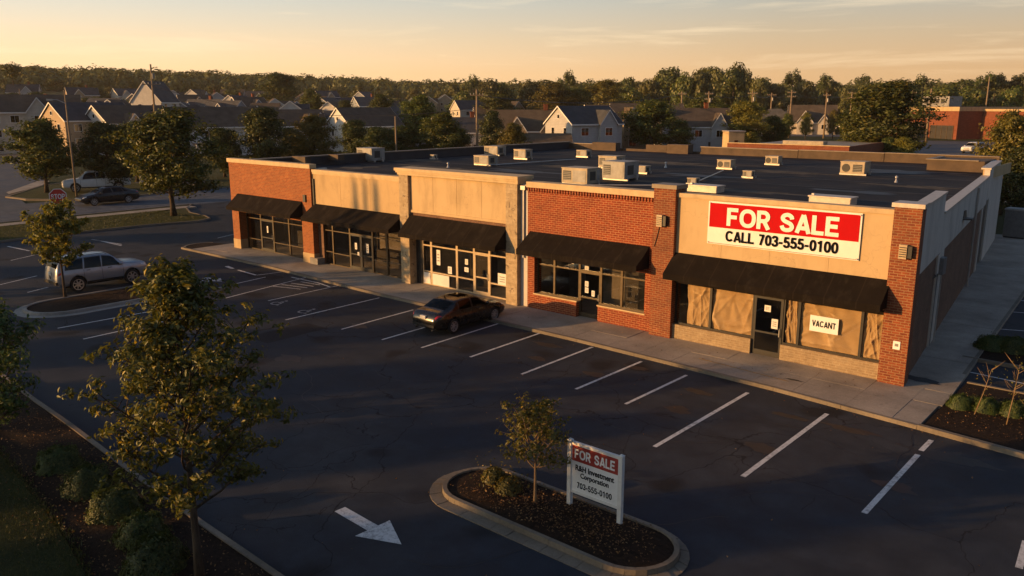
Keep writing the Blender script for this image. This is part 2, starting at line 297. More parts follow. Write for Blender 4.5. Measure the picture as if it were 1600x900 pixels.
# ------------------------------------------------------------------ mesh builder and tagging
class MB:
    def __init__(s): s.v = []; s.f = []; s.m = []; s.mats = []; s.cur = 0; s.sm = []; s.smooth = False
    def mat(s, name):
        if name not in s.mats: s.mats.append(name)
        s.cur = s.mats.index(name); return s
    def face(s, idx): s.f.append(tuple(idx)); s.m.append(s.cur); s.sm.append(s.smooth)
    def poly(s, pts):
        b = len(s.v); s.v += [tuple(p) for p in pts]; s.face(range(b, b + len(pts))); return s
    def box(s, x0, x1, y0, y1, z0, z1, rot=0, c=(0, 0, 0), bev=0):
        if x0 > x1: x0, x1 = x1, x0
        if y0 > y1: y0, y1 = y1, y0
        if z0 > z1: z0, z1 = z1, z0
        if bev:
            return s.prism([(x0 + bev, y0), (x1 - bev, y0), (x1, y0 + bev), (x1, y1 - bev), (x1 - bev, y1), (x0 + bev, y1), (x0, y1 - bev), (x0, y0 + bev)], z0, z1, rot, c)
        return s.prism([(x0, y0), (x1, y0), (x1, y1), (x0, y1)], z0, z1, rot, c)
    def prism(s, pts, z0, z1, rot=0, c=(0, 0, 0), top=None):
        ca, sa = math.cos(rot), math.sin(rot)
        def T(p, z): return (c[0] + p[0] * ca - p[1] * sa, c[1] + p[0] * sa + p[1] * ca, c[2] + z)
        a = sum(pts[i][0] * pts[(i + 1) % len(pts)][1] - pts[(i + 1) % len(pts)][0] * pts[i][1] for i in range(len(pts)))
        if a < 0: pts = pts[::-1]; top = top[::-1] if top else None
        n = len(pts); b = len(s.v); tp = top or pts
        s.v += [T(p, z0) for p in pts] + [T(p, z1) for p in tp]
        s.face(range(b + n - 1, b - 1, -1)); s.face(range(b + n, b + 2 * n))
        for i in range(n):
            j = (i + 1) % n; s.face((b + i, b + j, b + n + j, b + n + i))
        return s
    def tube(s, pts, rad, n=8, cap=True):
        pts = [Vector(p) for p in pts]; k = len(pts)
        if isinstance(rad, (int, float)): rad = [rad] * k
        b = len(s.v); ref = Vector((.31, .17, .93)).normalized(); u = None
        for i, p in enumerate(pts):
            d = (pts[min(i + 1, k - 1)] - pts[max(i - 1, 0)]).normalized()
            if u is None:
                u = d.cross(ref)
                if u.length < .1: u = d.cross(Vector((1, 0, 0)))
                u.normalize()
            else:
                u = (u - d * u.dot(d)); u.normalize()
            w = d.cross(u)
            for j in range(n):
                a = 2 * math.pi * j / n; s.v.append(tuple(p + (u * math.cos(a) + w * math.sin(a)) * rad[i]))
        for i in range(k - 1):
            for j in range(n):
                q = (j + 1) % n; s.face((b + i * n + j, b + i * n + q, b + (i + 1) * n + q, b + (i + 1) * n + j))
        if cap:
            s.face(range(b + n - 1, b - 1, -1)); s.face(range(b + (k - 1) * n, b + k * n))
        return s
    def cyl(s, a, b, r, n=12, r2=None): return s.tube([a, b], [r, r if r2 is None else r2], n)
    def lathe(s, prof, c=(0, 0, 0), axis='z', n=20):
        b = len(s.v); k = len(prof)
        for i in range(n):
            a = 2 * math.pi * i / n
            for r, h in prof:
                p = (r * math.cos(a), r * math.sin(a), h)
                if axis == 'x': p = (h, r * math.cos(a), r * math.sin(a))
                if axis == 'y': p = (r * math.sin(a), h, r * math.cos(a))
                s.v.append((c[0] + p[0], c[1] + p[1], c[2] + p[2]))
        for i in range(n):
            j = (i + 1) % n
            for q in range(k - 1): s.face((b + i * k + q, b + j * k + q, b + j * k + q + 1, b + i * k + q + 1))
        return s
    def extrude_x(s, yz, x0, x1):
        n = len(yz); b = len(s.v)
        s.v += [(x0, y, z) for y, z in yz] + [(x1, y, z) for y, z in yz]
        s.face(range(b, b + n)); s.face(range(b + 2 * n - 1, b + n - 1, -1))
        for i in range(n):
            j = (i + 1) % n; s.face((b + j, b + i, b + n + i, b + n + j))
        return s
    def mesh(s, name, off=(0, 0, 0), default=None):
        me = bpy.data.meshes.new(name)
        v = [(p[0] - off[0], p[1] - off[1], p[2] - off[2]) for p in s.v] if any(off) else s.v
        me.from_pydata(v, [], s.f)
        for m in (s.mats or [default]): me.materials.append(MATS[m])
        if s.f:
            me.polygons.foreach_set('material_index', s.m); me.polygons.foreach_set('use_smooth', s.sm)
        bm = bmesh.new(); bm.from_mesh(me); bmesh.ops.recalc_face_normals(bm, faces=bm.faces); bm.to_mesh(me); bm.free()
        me.update(); return me
def groups_of(mb, tol=.035):
    """split a builder into clusters of touching pieces"""
    n = len(mb.v); par = list(range(n))
    def find(a):
        while par[a] != a: par[a] = par[par[a]]; a = par[a]
        return a
    for f in mb.f:
        for q in f[1:]: par[find(q)] = find(f[0])
    comp = {}
    for i in range(n): comp.setdefault(find(i), []).append(i)
    bb = {c: (np.array([mb.v[i] for i in v]).min(0) - tol, np.array([mb.v[i] for i in v]).max(0) + tol) for c, v in comp.items()}
    ks = list(comp); g = {c: c for c in ks}
    def fg(a):
        while g[a] != a: a = g[a]
        return a
    for i, a in enumerate(ks):
        for b in ks[i + 1:]:
            if (bb[a][0] < bb[b][1]).all() and (bb[b][0] < bb[a][1]).all(): g[fg(b)] = fg(a)
    out = {}
    for fi, f in enumerate(mb.f): out.setdefault(fg(find(f[0])), []).append(fi)
    res = []
    for fl in out.values():
        m = MB(); m.mats = list(mb.mats); mp = {}
        for fi in fl:
            idx = []
            for v in mb.f[fi]:
                if v not in mp: mp[v] = len(m.v); m.v.append(mb.v[v])
                idx.append(mp[v])
            m.f.append(tuple(idx)); m.m.append(mb.m[fi]); m.sm.append(mb.sm[fi])
        res.append(m)
    return res
def link(name, me, parent=None, loc=None, rz=0):
    o = bpy.data.objects.new(name, me); COL.objects.link(o)
    if parent: o.parent = parent
    if loc is not None: o.location = loc
    o.rotation_euler.z = rz; return o
def part(name, mb, parent, off=None, label=None):
    if off is None:
        off = (0, 0, 0)
    if name in ('parapet_cap', 'frame_rail', 'base_rail', 'grille', 'panel', 'corner_bolt') and len(mb.f) < 60:
        gs = groups_of(mb, .05)
        if len(gs) > 1:
            for g_ in gs: o = link(name, g_.mesh(name, off), parent)
            return o
    o = link(name, mb.mesh(name, off), parent)
    if label: o['label'] = label
    return o
def tag(o, label, cat, group=None):
    o['label'] = label; o['category'] = cat
    if group: o['group'] = group
    return o
def thing(name, loc, label, cat, rz=0, group=None):
    o = link(name, None, None, loc, rz); o.empty_display_size = .3; return tag(o, label, cat, group)
def solo(name, mb, label, cat, loc=(0, 0, 0), group=None, rz=0):
    return tag(link(name, mb.mesh(name), None, loc, rz), label, cat, group)
def struct(name, mb):
    o = link(name, mb.mesh(name)); o['kind'] = 'structure'; return o
GLYPHS = {'F': (.66, [[(.1, 0), (.1, 1)], [(.1, .905), (.6, .905)], [(.1, .5), (.54, .5)]]), 'E': (.70, [[(.1, 0), (.1, 1)], [(.1, .905), (.61, .905)], [(.1, .505), (.56, .505)], [(.1, .095), (.63, .095)]]),
      'L': (.62, [[(.1, 0), (.1, 1)], [(.1, .095), (.59, .095)]]), 'T': (.66, [[(.33, 0), (.33, .9)], [(.02, .905), (.64, .905)]]), 'N': (.82, [[(.1, 0), (.1, 1)], [(.71, 0), (.71, 1)], [(.13, .96), (.68, .04)]]),
      'V': (.70, [[(.09, 1), (.35, .03)], [(.35, .03), (.61, 1)]]), 'A': (.76, [[(.09, 0), (.38, .97)], [(.38, .97), (.67, 0)], [(.22, .27), (.54, .27)]]), 'P': (.70, [[(.1, 0), (.1, 1)], 'bowl']),
      'R': (.76, [[(.1, 0), (.1, 1)], 'bowl', [(.38, .44), (.62, 0)]]), 'O': (.88, ['ring', .33]), '0': (.62, ['ring', .205]), 'C': (.80, ['cee', .31]), '-': (.42, [[(.04, .40), (.36, .40)]]), '1': (.60, [[(.34, 0), (.34, 1)], [(.31, .86), (.08, .74)]]),
      '7': (.60, [[(.05, .905), (.55, .905)], [(.45, .9), (.20, 0)]]), ' ': (.36, []),
      'S': (.74, [('c', [(.60, .68), (.55, .82), (.38, .905), (.20, .85), (.13, .72), (.20, .59), (.37, .51), (.54, .42), (.61, .28), (.54, .14), (.36, .09), (.18, .14), (.10, .31)])]),
      '3': (.62, [('c', [(.09, .72), (.14, .85), (.29, .91), (.45, .84), (.48, .70), (.42, .57), (.25, .52)]), ('c', [(.25, .52), (.44, .46), (.51, .30), (.45, .14), (.28, .09), (.13, .15), (.08, .29)])]),
      '5': (.62, [[(.12, .905), (.52, .905)], [(.16, .95), (.13, .46)], ('c', [(.12, .47), (.20, .55), (.31, .58), (.45, .50), (.51, .33), (.45, .15), (.28, .09), (.14, .14), (.08, .27)])])}
def block_text(body, mat, parent, loc, width, height, weight=.19, depth=.006, name='lettering'):
    """heavy sans capitals and figures drawn as mitred strokes, facing -y"""
    mb = MB().mat(mat); x0 = 0; lay = 0; words = []
    def strip_(P, closed=False):
        nonlocal lay
        P = [Vector((p[0], p[1])) for p in P]; n = len(P); lay = (lay + 1) % 5; L_, R_ = [], []
        for i, p in enumerate(P):
            a = P[i - 1] if (i or closed) else p; b = P[(i + 1) % n] if (i < n - 1 or closed) else p
            d1 = (p - a).normalized() if (p - a).length > 1e-6 else (b - p).normalized(); d2 = (b - p).normalized() if (b - p).length > 1e-6 else d1
            t_ = (d1 + d2).normalized(); nn = Vector((-t_.y, t_.x)); k = weight / 2 / max(.6, nn.dot(Vector((-d1.y, d1.x)))); L_.append(p + nn * k); R_.append(p - nn * k)
        b0 = len(mb.v); m = n if closed else n - 1
        for p, q in zip(L_, R_): mb.v += [(x0 + p.x, -depth - lay * .0004, p.y), (x0 + q.x, -depth - lay * .0004, q.y)]
        for i in range(m): j = (i + 1) % n; mb.face((b0 + 2 * i, b0 + 2 * i + 1, b0 + 2 * j + 1, b0 + 2 * j))
    def sm(P):
        out = []; n = len(P)
        for i in range(n - 1):
            a, b, c, d = P[max(i - 1, 0)], P[i], P[i + 1], P[min(i + 2, n - 1)]
            for k in range(5):
                t_ = k / 5; out.append(tuple(.5 * (2 * b[q] + (c[q] - a[q]) * t_ + (2 * a[q] - 5 * b[q] + 4 * c[q] - d[q]) * t_ ** 2 + (3 * b[q] - a[q] - 3 * c[q] + d[q]) * t_ ** 3) for q in (0, 1)))
        return out + [P[-1]]
    def ell(cx, rx, a0, a1, n): 
        o = []
        for i in range(n):
            a = R(a0 + (a1 - a0) * i / (n - 1)); c, s_ = math.cos(a), math.sin(a); o.append((cx + rx * math.copysign(abs(c) ** .86, c), .5 + .405 * math.copysign(abs(s_) ** .86, s_)))
        return o
    for ch in body:
        adv, st = GLYPHS[ch]
        if ch == ' ': words.append(mb); mb = MB().mat(mat)
        if st and st[0] == 'ring': strip_(ell(st[1] + .1, st[1], 0, 360, 33)[:-1], True)
        elif st and st[0] == 'cee': strip_(ell(st[1] + .1, st[1], 38, 322, 25))
        else:
            for q in st:
                if q == 'bowl': strip_([(.12, .905), (.36, .905)] + [(.36 + .21 * math.sin(R(a)), .675 + .23 * math.cos(R(a))) for a in range(12, 180, 14)] + [(.36, .445), (.12, .445)])
                elif isinstance(q, tuple): strip_(sm(q[1]))
                else: strip_(q)
        x0 += adv + .035
    tot = x0 - .035
    words.append(mb)
    for mb in words:
        for i, p in enumerate(mb.v): mb.v[i] = ((p[0] / tot - .5) * width, p[1], p[2] * height)
        o = link(name, mb.mesh(name), parent, loc)
    return o
def kids(o): return [c for c in KID.get(o.name, [])]
def dup(root, loc, rz, label=None, scale=None, group=None):
    allo = {o: [] for o in ()}
    def cp(o, parent):
        c = o.copy(); COL.objects.link(c)
        if parent is not None: c.parent = parent
        for ch in list(o.children): cp(ch, c)
        return c
    r = cp(root, None); r.location = loc; r.rotation_euler.z = rz
    if scale is not None: r.scale = scale if isinstance(scale, tuple) else (scale,) * 3
    if label: r['label'] = label
    if group: r['group'] = group
    return r
def txt(body, size, mat, parent, loc, width=None, bold=.0, rz=0, name='lettering', ext=.006, height=None, align='CENTER'):
    cu = bpy.data.curves.new('t', 'FONT'); cu.body = body; cu.size = size; cu.align_x = align; cu.extrude = ext; cu.offset = bold; cu.resolution_u = 4
    to = bpy.data.objects.new('t', cu); COL.objects.link(to)
    dg = bpy.context.evaluated_depsgraph_get(); me = bpy.data.meshes.new_from_object(to.evaluated_get(dg))
    bpy.data.objects.remove(to); bpy.data.curves.remove(cu)
    a = np.array([v.co[:] for v in me.vertices]); x0, x1, y0, y1 = a[:, 0].min(), a[:, 0].max(), a[:, 1].min(), a[:, 1].max()
    sx = width / (x1 - x0) if width else 1; sy = height / (y1 - y0) if height else 1
    for v in me.vertices:
        x, y, z = v.co; v.co = ((x - (x0 + x1) / 2) * sx, -z, (y - y0) * sy)
    me.materials.clear(); me.materials.append(MATS[mat]); me.name = name
    o = link(name, me, parent, loc, rz); return o
# ================================================================== SETTING
def terrain():
    mb = MB().mat('grass_ground')
    rs = [2.0, 30, 60, 100, 150, 200, 230, 260, 300, 340, 380, 430, 480, 540, 600, 680, 760, 850, 950, 1100, 1300, 1500]
    na = 96; mb.smooth = True
    for r in rs:
        for k in range(na):
            a = 2 * math.pi * k / na; X, Y = r * math.cos(a), r * math.sin(a)
            mb.v.append((X, Y, gz(X, Y) - .06))
    for i in range(len(rs) - 1):
        for k in range(na):
            q = (k + 1) % na; mb.face((i * na + k, i * na + q, (i + 1) * na + q, (i + 1) * na + k))
    mb.face(range(na))
    struct('terrain', mb)
terrain()
def sheet(name, pts, z, mat):
    mb = MB().mat(mat); mb.poly([(p[0], p[1], z) for p in pts]); return struct(name, mb)
sheet('parking_lot', [(-79, -60), (22, -60), (22, 100), (-9, 100), (-9, 60), (-60, 60), (-79, 60)], 0, 'asphalt_lot')
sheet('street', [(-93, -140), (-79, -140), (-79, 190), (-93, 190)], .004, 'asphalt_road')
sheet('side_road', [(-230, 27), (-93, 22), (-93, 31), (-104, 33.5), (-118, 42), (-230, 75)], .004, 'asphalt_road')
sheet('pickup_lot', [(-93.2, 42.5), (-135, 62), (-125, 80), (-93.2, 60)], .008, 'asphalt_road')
def strip(mb, pts, w, z0, z1, closed=False, seg=2.4, gap=.012, inset=.02):
    """kerb stones along a line, each its own bevelled block"""
    P = [Vector((p[0], p[1], 0)) for p in pts]
    if closed: P.append(P[0])
    for a, b in zip(P[:-1], P[1:]):
        d = b - a; ln = d.length
        if ln < 1e-4: continue
        k = max(1, round(ln / seg)); d.normalize(); nrm = Vector((-d.y, d.x, 0))
        for i in range(k):
            p = a + d * (ln * i / k + gap / 2); q = a + d * (ln * (i + 1) / k - gap / 2)
            lo = [p, q, q + nrm * w, p + nrm * w]; hi = [p + nrm * inset, q + nrm * inset, q + nrm * w, p + nrm * w]
            mb.prism([(v.x, v.y) for v in lo], z0, z1, top=[(v.x, v.y) for v in hi])
def arc(cx, cy, r, a0, a1, n):
    return [(cx + r * math.cos(R(a0 + (a1 - a0) * i / n)), cy + r * math.sin(R(a0 + (a1 - a0) * i / n))) for i in range(n + 1)]
# --- front sidewalk, panels with joints
KY = [(-55.0, 27.9), (-44, 28.0), (-33, 27.55), (-20, 27.45), (-11, 27.05), (-6.1, 26.6)]
def kyl(x): return float(np.interp(x, [k[0] for k in KY], [k[1] for k in KY]))
mb = MB().mat('sidewalk_concrete'); x = -53.8; r2 = random.Random(3)
while x < -6.1:
    w = 1.55 if r2.random() < .7 else 1.9
    x1 = min(x + w, -6.05); ym = 29.0 + r2.uniform(-.03, .03)
    for lo, hi in ((None, ym), (ym, 31.2)):
        a0 = kyl(x) + .17 if lo is None else lo + .012; a1 = kyl(x1) + .17 if lo is None else lo + .012
        if lo is not None and x > -7.5: continue
        e = r2.uniform(-.006, .006)
        mb.prism([(x + .006, a0), (x1 - .006, a1), (x1 - .006, hi), (x + .006, hi)], -.05, .125 + e)
    x = x1
# right corner + side walk beside the long wall
def sx(Y): return -7.54 - .117 * (Y - 30.4)
def kx(Y): return -5.95 - .052 * (Y - 30)
mb.prism([(-7.5, 29.03), (-5.95, 29.03), (-5.97, 30.5), (-7.45, 30.4)], -.05, .123)
Y = 30.5
while Y < 72:
    Y1 = Y + 2.1
    mb.prism([(sx(Y) - .3, Y + .006), (kx(Y), Y + .006), (kx(Y1), Y1 - .006), (sx(Y1) - .3, Y1 - .006)], -.05, .122 + r2.uniform(-.005, .005)); Y = Y1
struct('sidewalk', mb)
mb = MB().mat('kerb_concrete'); strip(mb, KY[::1], .17, -.05, .13, seg=3)
strip(mb, [(-6.1, 26.6), (-3.0, 26.25), (3.5, 25.6)], .2, -.05, .15, seg=3)
strip(mb, [(kx(y), y) for y in (33.2, 45, 60, 72)], .15, -.05, .127, seg=3)
strip(mb, arc(-54.3, 29.4, 1.5, 130, 270, 8), .17, -.05, .13, seg=1)
struct('kerb', mb)
sheet('front_planting_bed', [(-6.0, 26.85), (-3.0, 26.5), (3.5, 25.85), (3.5, 32.2), (-5.9, 32.2), (-5.95, 30.5)], .10, 'mulch')
sheet('left_planting_bed', arc(-54.3, 29.4, 1.33, 90, 270, 8) + [(-53.85, 28.1), (-53.85, 30.7)], .11, 'mulch')
mb = MB().mat('kerb_concrete'); strip(mb, [(3.5, 32.35), (-5.9, 32.35)], .15, -.02, .14); struct('kerb', mb)
# side-lot island with bushes
bx, by = at(1527, 545); 
mb = MB().mat('mulch'); mb.box(-6.75, 3, 35.9, 39.3, -.02, .11); struct('side_planting_bed', mb)
mb = MB().mat('kerb_concrete'); strip(mb, [(3, 35.75), (-6.8, 35.75), ], .15, -.02, .14); struct('kerb', mb)
# --- foreground sign island
def stadium(x0, x1, cy, r, n=14): return arc(x1, cy, r, -90, 90, n) + arc(x0, cy, r, 90, 270, n)
SI = (-13.62, -9.05, 14.68)
mb = MB().mat('kerb_concrete')
P = stadium(SI[0], SI[1], SI[2], 1.13)
strip(mb, P, .14, -.05, .15, True, seg=1.5, gap=.01)
struct('kerb', mb)
mb = MB().mat('pale_concrete' if 0 else 'kerb_concrete')
G1 = stadium(SI[0], SI[1], SI[2], 1.135); G2 = stadium(SI[0] - .02, SI[1] + .02, SI[2] - .10, 1.37)
r2 = random.Random(5); n = len(G1)
def lerp2(a, b, t): return (a[0] + (b[0] - a[0]) * t, a[1] + (b[1] - a[1]) * t)
for i in range(n):
    a, b, c, d = G1[i], G1[(i + 1) % n], G2[(i + 1) % n], G2[i]
    ln = math.dist(a, b)
    k = max(1, round(ln / .5)); ge = .006 / ln
    for j in range(k):
        t0, t1 = j / k + ge, (j + 1) / k - ge
        q = [lerp2(a, b, t0), lerp2(a, b, t1), lerp2(d, c, t1), lerp2(d, c, t0)]
        e = .022 + r2.uniform(-.008, .010)
        mb.prism(q, -.03, e)
struct('gutter', mb)
def bed(name, P, z, mat, hump=.08, seed=1):
    """ground inside an island: a fan grid with a low hump and lumps"""
    mb = MB().mat(mat); mb.smooth = True; rr = random.Random(seed); cx = sum(p[0] for p in P) / len(P); cy = sum(p[1] for p in P) / len(P)
    m = 7; n = len(P)
    for j in range(m):
        t = 1 - j / m
        for p in P:
            h = z + hump * (1 - t * t) + (rr.uniform(-.02, .03) if j else 0)
            mb.v.append((cx + (p[0] - cx) * t, cy + (p[1] - cy) * t, h))
    mb.v.append((cx, cy, z + hump))
    for j in range(m - 1):
        for i in range(n):
            q = (i + 1) % n; mb.face((j * n + i, j * n + q, (j + 1) * n + q, (j + 1) * n + i))
    for i in range(n): mb.face(((m - 1) * n + i, (m - 1) * n + (i + 1) % n, m * n))
    struct(name, mb)
def dens(P, step=.6):
    o = []
    for a, b in zip(P, P[1:] + P[:1]):
        k = max(1, int(math.dist(a, b) / step)); o += [lerp2(a, b, i / k) for i in range(k)]
    return o
bed('island_mulch', dens(stadium(SI[0], SI[1], SI[2], .99)), .10, 'mulch', .10)
# --- left island (beside the silver SUV)
P = arc(-43.3, 15.5, 1.75, 180, 360, 10) + [(-41.55, 21.2)] + arc(-43.3, 21.2, 1.75, 0, 180, 8)[1:] 
mb = MB().mat('pale_concrete'); strip(mb, P, .17, -.05, .15, True, seg=2, gap=.01)
struct('kerb', mb)
mb = MB().mat('pale_concrete'); Q = arc(-43.3, 15.5, 2.15, 180, 360, 10) + [(-41.15, 21.2)]; P1 = arc(-43.3, 15.5, 1.76, 180, 360, 10) + [(-41.54, 21.2)]
for i in range(len(Q) - 1): mb.prism([P1[i], P1[i + 1], Q[i + 1], Q[i]], -.03, .014)
struct('gutter', mb)
bed('island_mulch', dens(arc(-43.3, 15.5, 1.6, 180, 360, 10) + arc(-43.3, 21.2, 1.6, 0, 180, 8)), .10, 'mulch', .08, 4)
# --- verge between lot and street, with kerb round its rounded end
K = [(-67.0, -40), (-67.3, 10), (-67.6, 20.4), (-68.0, 26), (-67.6, 32), (-66.6, 35.6), (-67.4, 37.2), (-69.4, 37.9), (-72.5, 38.1), (-76, 39.6), (-78.6, 41.5)]
mb = MB().mat('kerb_concrete'); strip(mb, K, .17, -.05, .15, seg=2.5); struct('kerb', mb)
mb = MB().mat('verge_grass'); mb.poly([(p[0] - .16, p[1], .12) for p in K] + [(-78.2, 41.5, .12), (-78.2, -40, .12)]); struct('grass_verge', mb)
mb = MB().mat('sidewalk_concrete'); mb.box(-77.6, -76.1, -40, 40.6, 0, .135); struct('path', mb)
mb = MB().mat('kerb_concrete'); strip(mb, [(-78.45, -40), (-78.6, 41.5)], .2, -.05, .14, seg=3)
strip(mb, [(-92.2, 140), (-92.2, 46)], .25, -.05, .14, seg=4)
FI = [at(8, 309), at(40, 313), at(90, 313.5), at(150, 313), at(185, 311), at(250, 303), at(310, 296), at(330, 291), at(235, 287), at(150, 288), at(100, 287), at(64, 291)]
strip(mb, FI, .35, -.05, .15, True, seg=3); struct('kerb', mb)
mb = MB().mat('verge_grass'); mb.poly([(p[0], p[1], .11) for p in FI]); struct('grass_island', mb)
mb = MB().mat('sidewalk_concrete'); mb.poly([(*at(14, 305), .125), (*at(64, 292), .125), (*at(78, 284), .125), (*at(60, 284), .125), (*at(10, 302), .125)]); struct('path', mb)
# strip of lawn behind the street, left of the shops
sheet('back_lawn', [at(330, 284), (-92.5, 50), (-92.5, 140), (-160, 160), at(200, 268), at(230, 280)], .05, 'verge_grass')
# --- bottom-left bed, kerb and lawn
KL = [(-34, 9.7), (-29.9, 9.45), (-26.4, 9.32), (-20.66, 8.98), (-17.4, 8.83), (-14.2, 8.74), (-8, 8.6), (2, 8.4)]
mb = MB().mat('kerb_concrete'); strip(mb, [(p[0], p[1]) for p in KL[::-1]], .16, -.05, .16, seg=2.2)
struct('kerb', mb)
def lowbed():
    mb = MB().mat('mulch'); mb.smooth = True; rr = random.Random(9)
    xs = np.linspace(-34, 2, 73); nv = 22
    for x in xs:
        yk = float(np.interp(x, [k[0] for k in KL], [k[1] for k in KL])) - .15
        for j in range(nv):
            mb.v.append((x, yk - j * .25, .12 + .05 * math.sin(x * 1.3 + j) + rr.uniform(-.025, .025) if j else .12))
    for i in range(len(xs) - 1):
        for j in range(nv - 1): mb.face((i * nv + j, i * nv + j + 1, (i + 1) * nv + j + 1, (i + 1) * nv + j))
    struct('planting_bed', mb)
lowbed()
mb = MB().mat('grass_ground'); mb.poly([(-40, 7.6, .2), (-30, 7.3, .2), (-25.4, 6.92, .2), (-21.65, 6.55, .2), (-18.8, 6.2, .2), (-17, 5.9, .2), (-14, 5.0, .2), (2, 3.8, .2), (2, 2, .2), (-40, 2, .2)]); struct('lawn', mb)
# --- painted lines
def line(mb, a, b, w=.11, z=.006):
    a = Vector((*a, 0)); b = Vector((*b, 0)); d = (b - a).normalized(); nn = Vector((-d.y, d.x, 0)) * w / 2
    mb.poly([(*(p.xy), z) for p in (a - nn, b - nn, b + nn, a + nn)])
mb = MB().mat('road_paint')
def al(x0, y0, x1, y1, w=.11): line(mb, at(x0, y0), at(x1, y1), w)
for a, b, w in (((-5.54, 19.95), (-5.52, 24.6), .15), ((-5.53, 24.95), (-5.51, 26.0), .15), ((-8.76, 19.9), (-8.72, 26.1), .15), ((-11.65, 20.05), (-11.6, 26.3), .14), ((-14.27, 22.5), (-14.2, 26.6), .12), ((-16.45, 22.6), (-16.4, 26.95), .12), ((-19.0, 22.6), (-19.03, 27.3), .12), ((-21.97, 22.9), (-22.05, 27.5), .12), ((-24.42, 22.5), (-24.55, 27.55), .11), ((-26.6, 22.2), (-26.75, 27.5), .11), ((-29.3, 22.1), (-29.5, 26.7), .11), ((-32.65, 21.4), (-32.8, 27.3), .11)):
    line(mb, a, b, w)
al(1592, 888, 1603, 846, .15)
al(90, 513, 250, 484); al(130, 530, 290, 495); al(43, 457, 75, 449); al(190, 382, 143, 374); al(0, 445, 58, 431); al(12, 385, 46, 392, .14)
al(17, 407, 65, 396); al(150, 375, 190, 384); al(250, 465, 302, 453); al(340, 372, 400, 358, .09)
al(330, 452, 415, 433, .09); al(352, 466, 480, 433, .09); al(419, 470, 530, 446, .09); al(455, 433, 497, 442, .1); al(497, 442, 517, 449, .1)
for t in (0, .25, .5, .75): al(425 + 60 * t, 447 - 9 * t, 470 + 40 * t, 452 - 9 * t, .08)
al(354, 416, 364, 420, .25); al(372, 422, 400, 430, .14); al(300, 436, 326, 440, .1); al(402, 430, 440, 425, .08)
for x0, y0, x1, y1 in ((1508, 580, 1640, 608), (1545, 513, 1640, 520), (1563, 486, 1640, 492), (1570, 468, 1640, 473), (1578, 452, 1640, 456), (1582, 437, 1640, 440)): al(x0, y0, x1, y1, .10)
struct('parking_lines', mb)
def arrow_shape(mb, tail, tip, ws, wh, hl, z=.006):
    a = Vector((*tail, 0)); b = Vector((*tip, 0)); d = (b - a).normalized(); n = Vector((-d.y, d.x, 0)); m = b - d * hl
    for q in ([a - n * ws, m - n * ws, m + n * ws, a + n * ws], [m - n * wh, b, m + n * wh]): mb.poly([(p.x, p.y, z) for p in q])
mb = MB().mat('road_paint'); arrow_shape(mb, (-15.66, 11.5), (-13.2, 11.38), .16, .52, 1.1); struct('lane_arrow', mb)
mb = MB().mat('road_paint_worn'); a, b = at(320, 434), at(347, 440); arrow_shape(mb, a, b, .2, .5, .9)
struct('lane_arrow', mb)
def wheelchair(mb, c, s, z=.007):
    def T(u, v): return (c[0] + u * s, c[1] + v * s, z)
    def stroke(p, w=.09):
        for a, b in zip(p[:-1], p[1:]):
            a = Vector((*a, 0)); b = Vector((*b, 0)); d = (b - a).normalized(); n = Vector((-d.y, d.x, 0)) * w
            mb.poly([T(*q.xy) for q in (a - n - d * .03, b - n + d * .03, b + n + d * .03, a + n - d * .03)])
    stroke(arc(0, 0, .42, 130, 380, 14)); stroke([(-.05, .75), (-.02, .25), (.36, .25), (.52, -.35), (.70, -.3)], .08); stroke([(-.02, .5), (.28, .5)], .06)
    mb.poly([T(*q) for q in arc(-.05, .98, .14, 0, 330, 10)])
mb = MB().mat('road_paint_worn'); wheelchair(mb, at(475, 487), .62); wheelchair(mb, at(432, 474), .62); struct('accessible_symbols', mb)
# sealed cracks wandering over the lot and square repairs
mb = MB().mat('oil_stain'); rr = random.Random(77)
for (x, y, a, n) in ((-13.2, 10.9, .2, 30), (-20, 14, .5, 34), (-30, 13, .1, 40), (-9, 17.5, 1.2, 16), (-24, 19.5, -.2, 36), (-38, 20, .35, 30), (-17.5, 21, .1, 30), (-5, 22.5, 2.2, 14), (-52, 24, .2, 40), (-47, 9.5, .6, 24), (-12.5, 24.6, .05, 22)):
    w = rr.uniform(.007, .016); L0 = []
    for i in range(n):
        a += rr.uniform(-.35, .35) - (a - .2) * .05; x += .3 * math.cos(a); y += .3 * math.sin(a); ww = w * rr.uniform(.5, 1.3); L0.append(((x - math.sin(a) * ww, y + math.cos(a) * ww), (x + math.sin(a) * ww, y - math.cos(a) * ww)))
    for (p, q), (p1_, q1_) in zip(L0[:-1], L0[1:]): mb.poly([(*p, .0052), (*q, .0052), (*q1_, .0052), (*p1_, .0052)])
# (material is defined just below)
simple('oil_stain', (.012, .0115, .0115), .6, .3, 3, .05); struct('crack_seal', mb)
mb = MB().mat('asphalt_patch')
for x, y, w, d in ((-31.5, 18.6, 1.6, 3.2), (-44, 26, 3.0, 1.1), (-58, 20, 2.0, 4.5)): mb.poly([(x, y, .0025), (x + w, y + .05, .0025), (x + w - .06, y + d, .0025), (x + .04, y + d - .05, .0025)])
struct('asphalt_patch', mb)
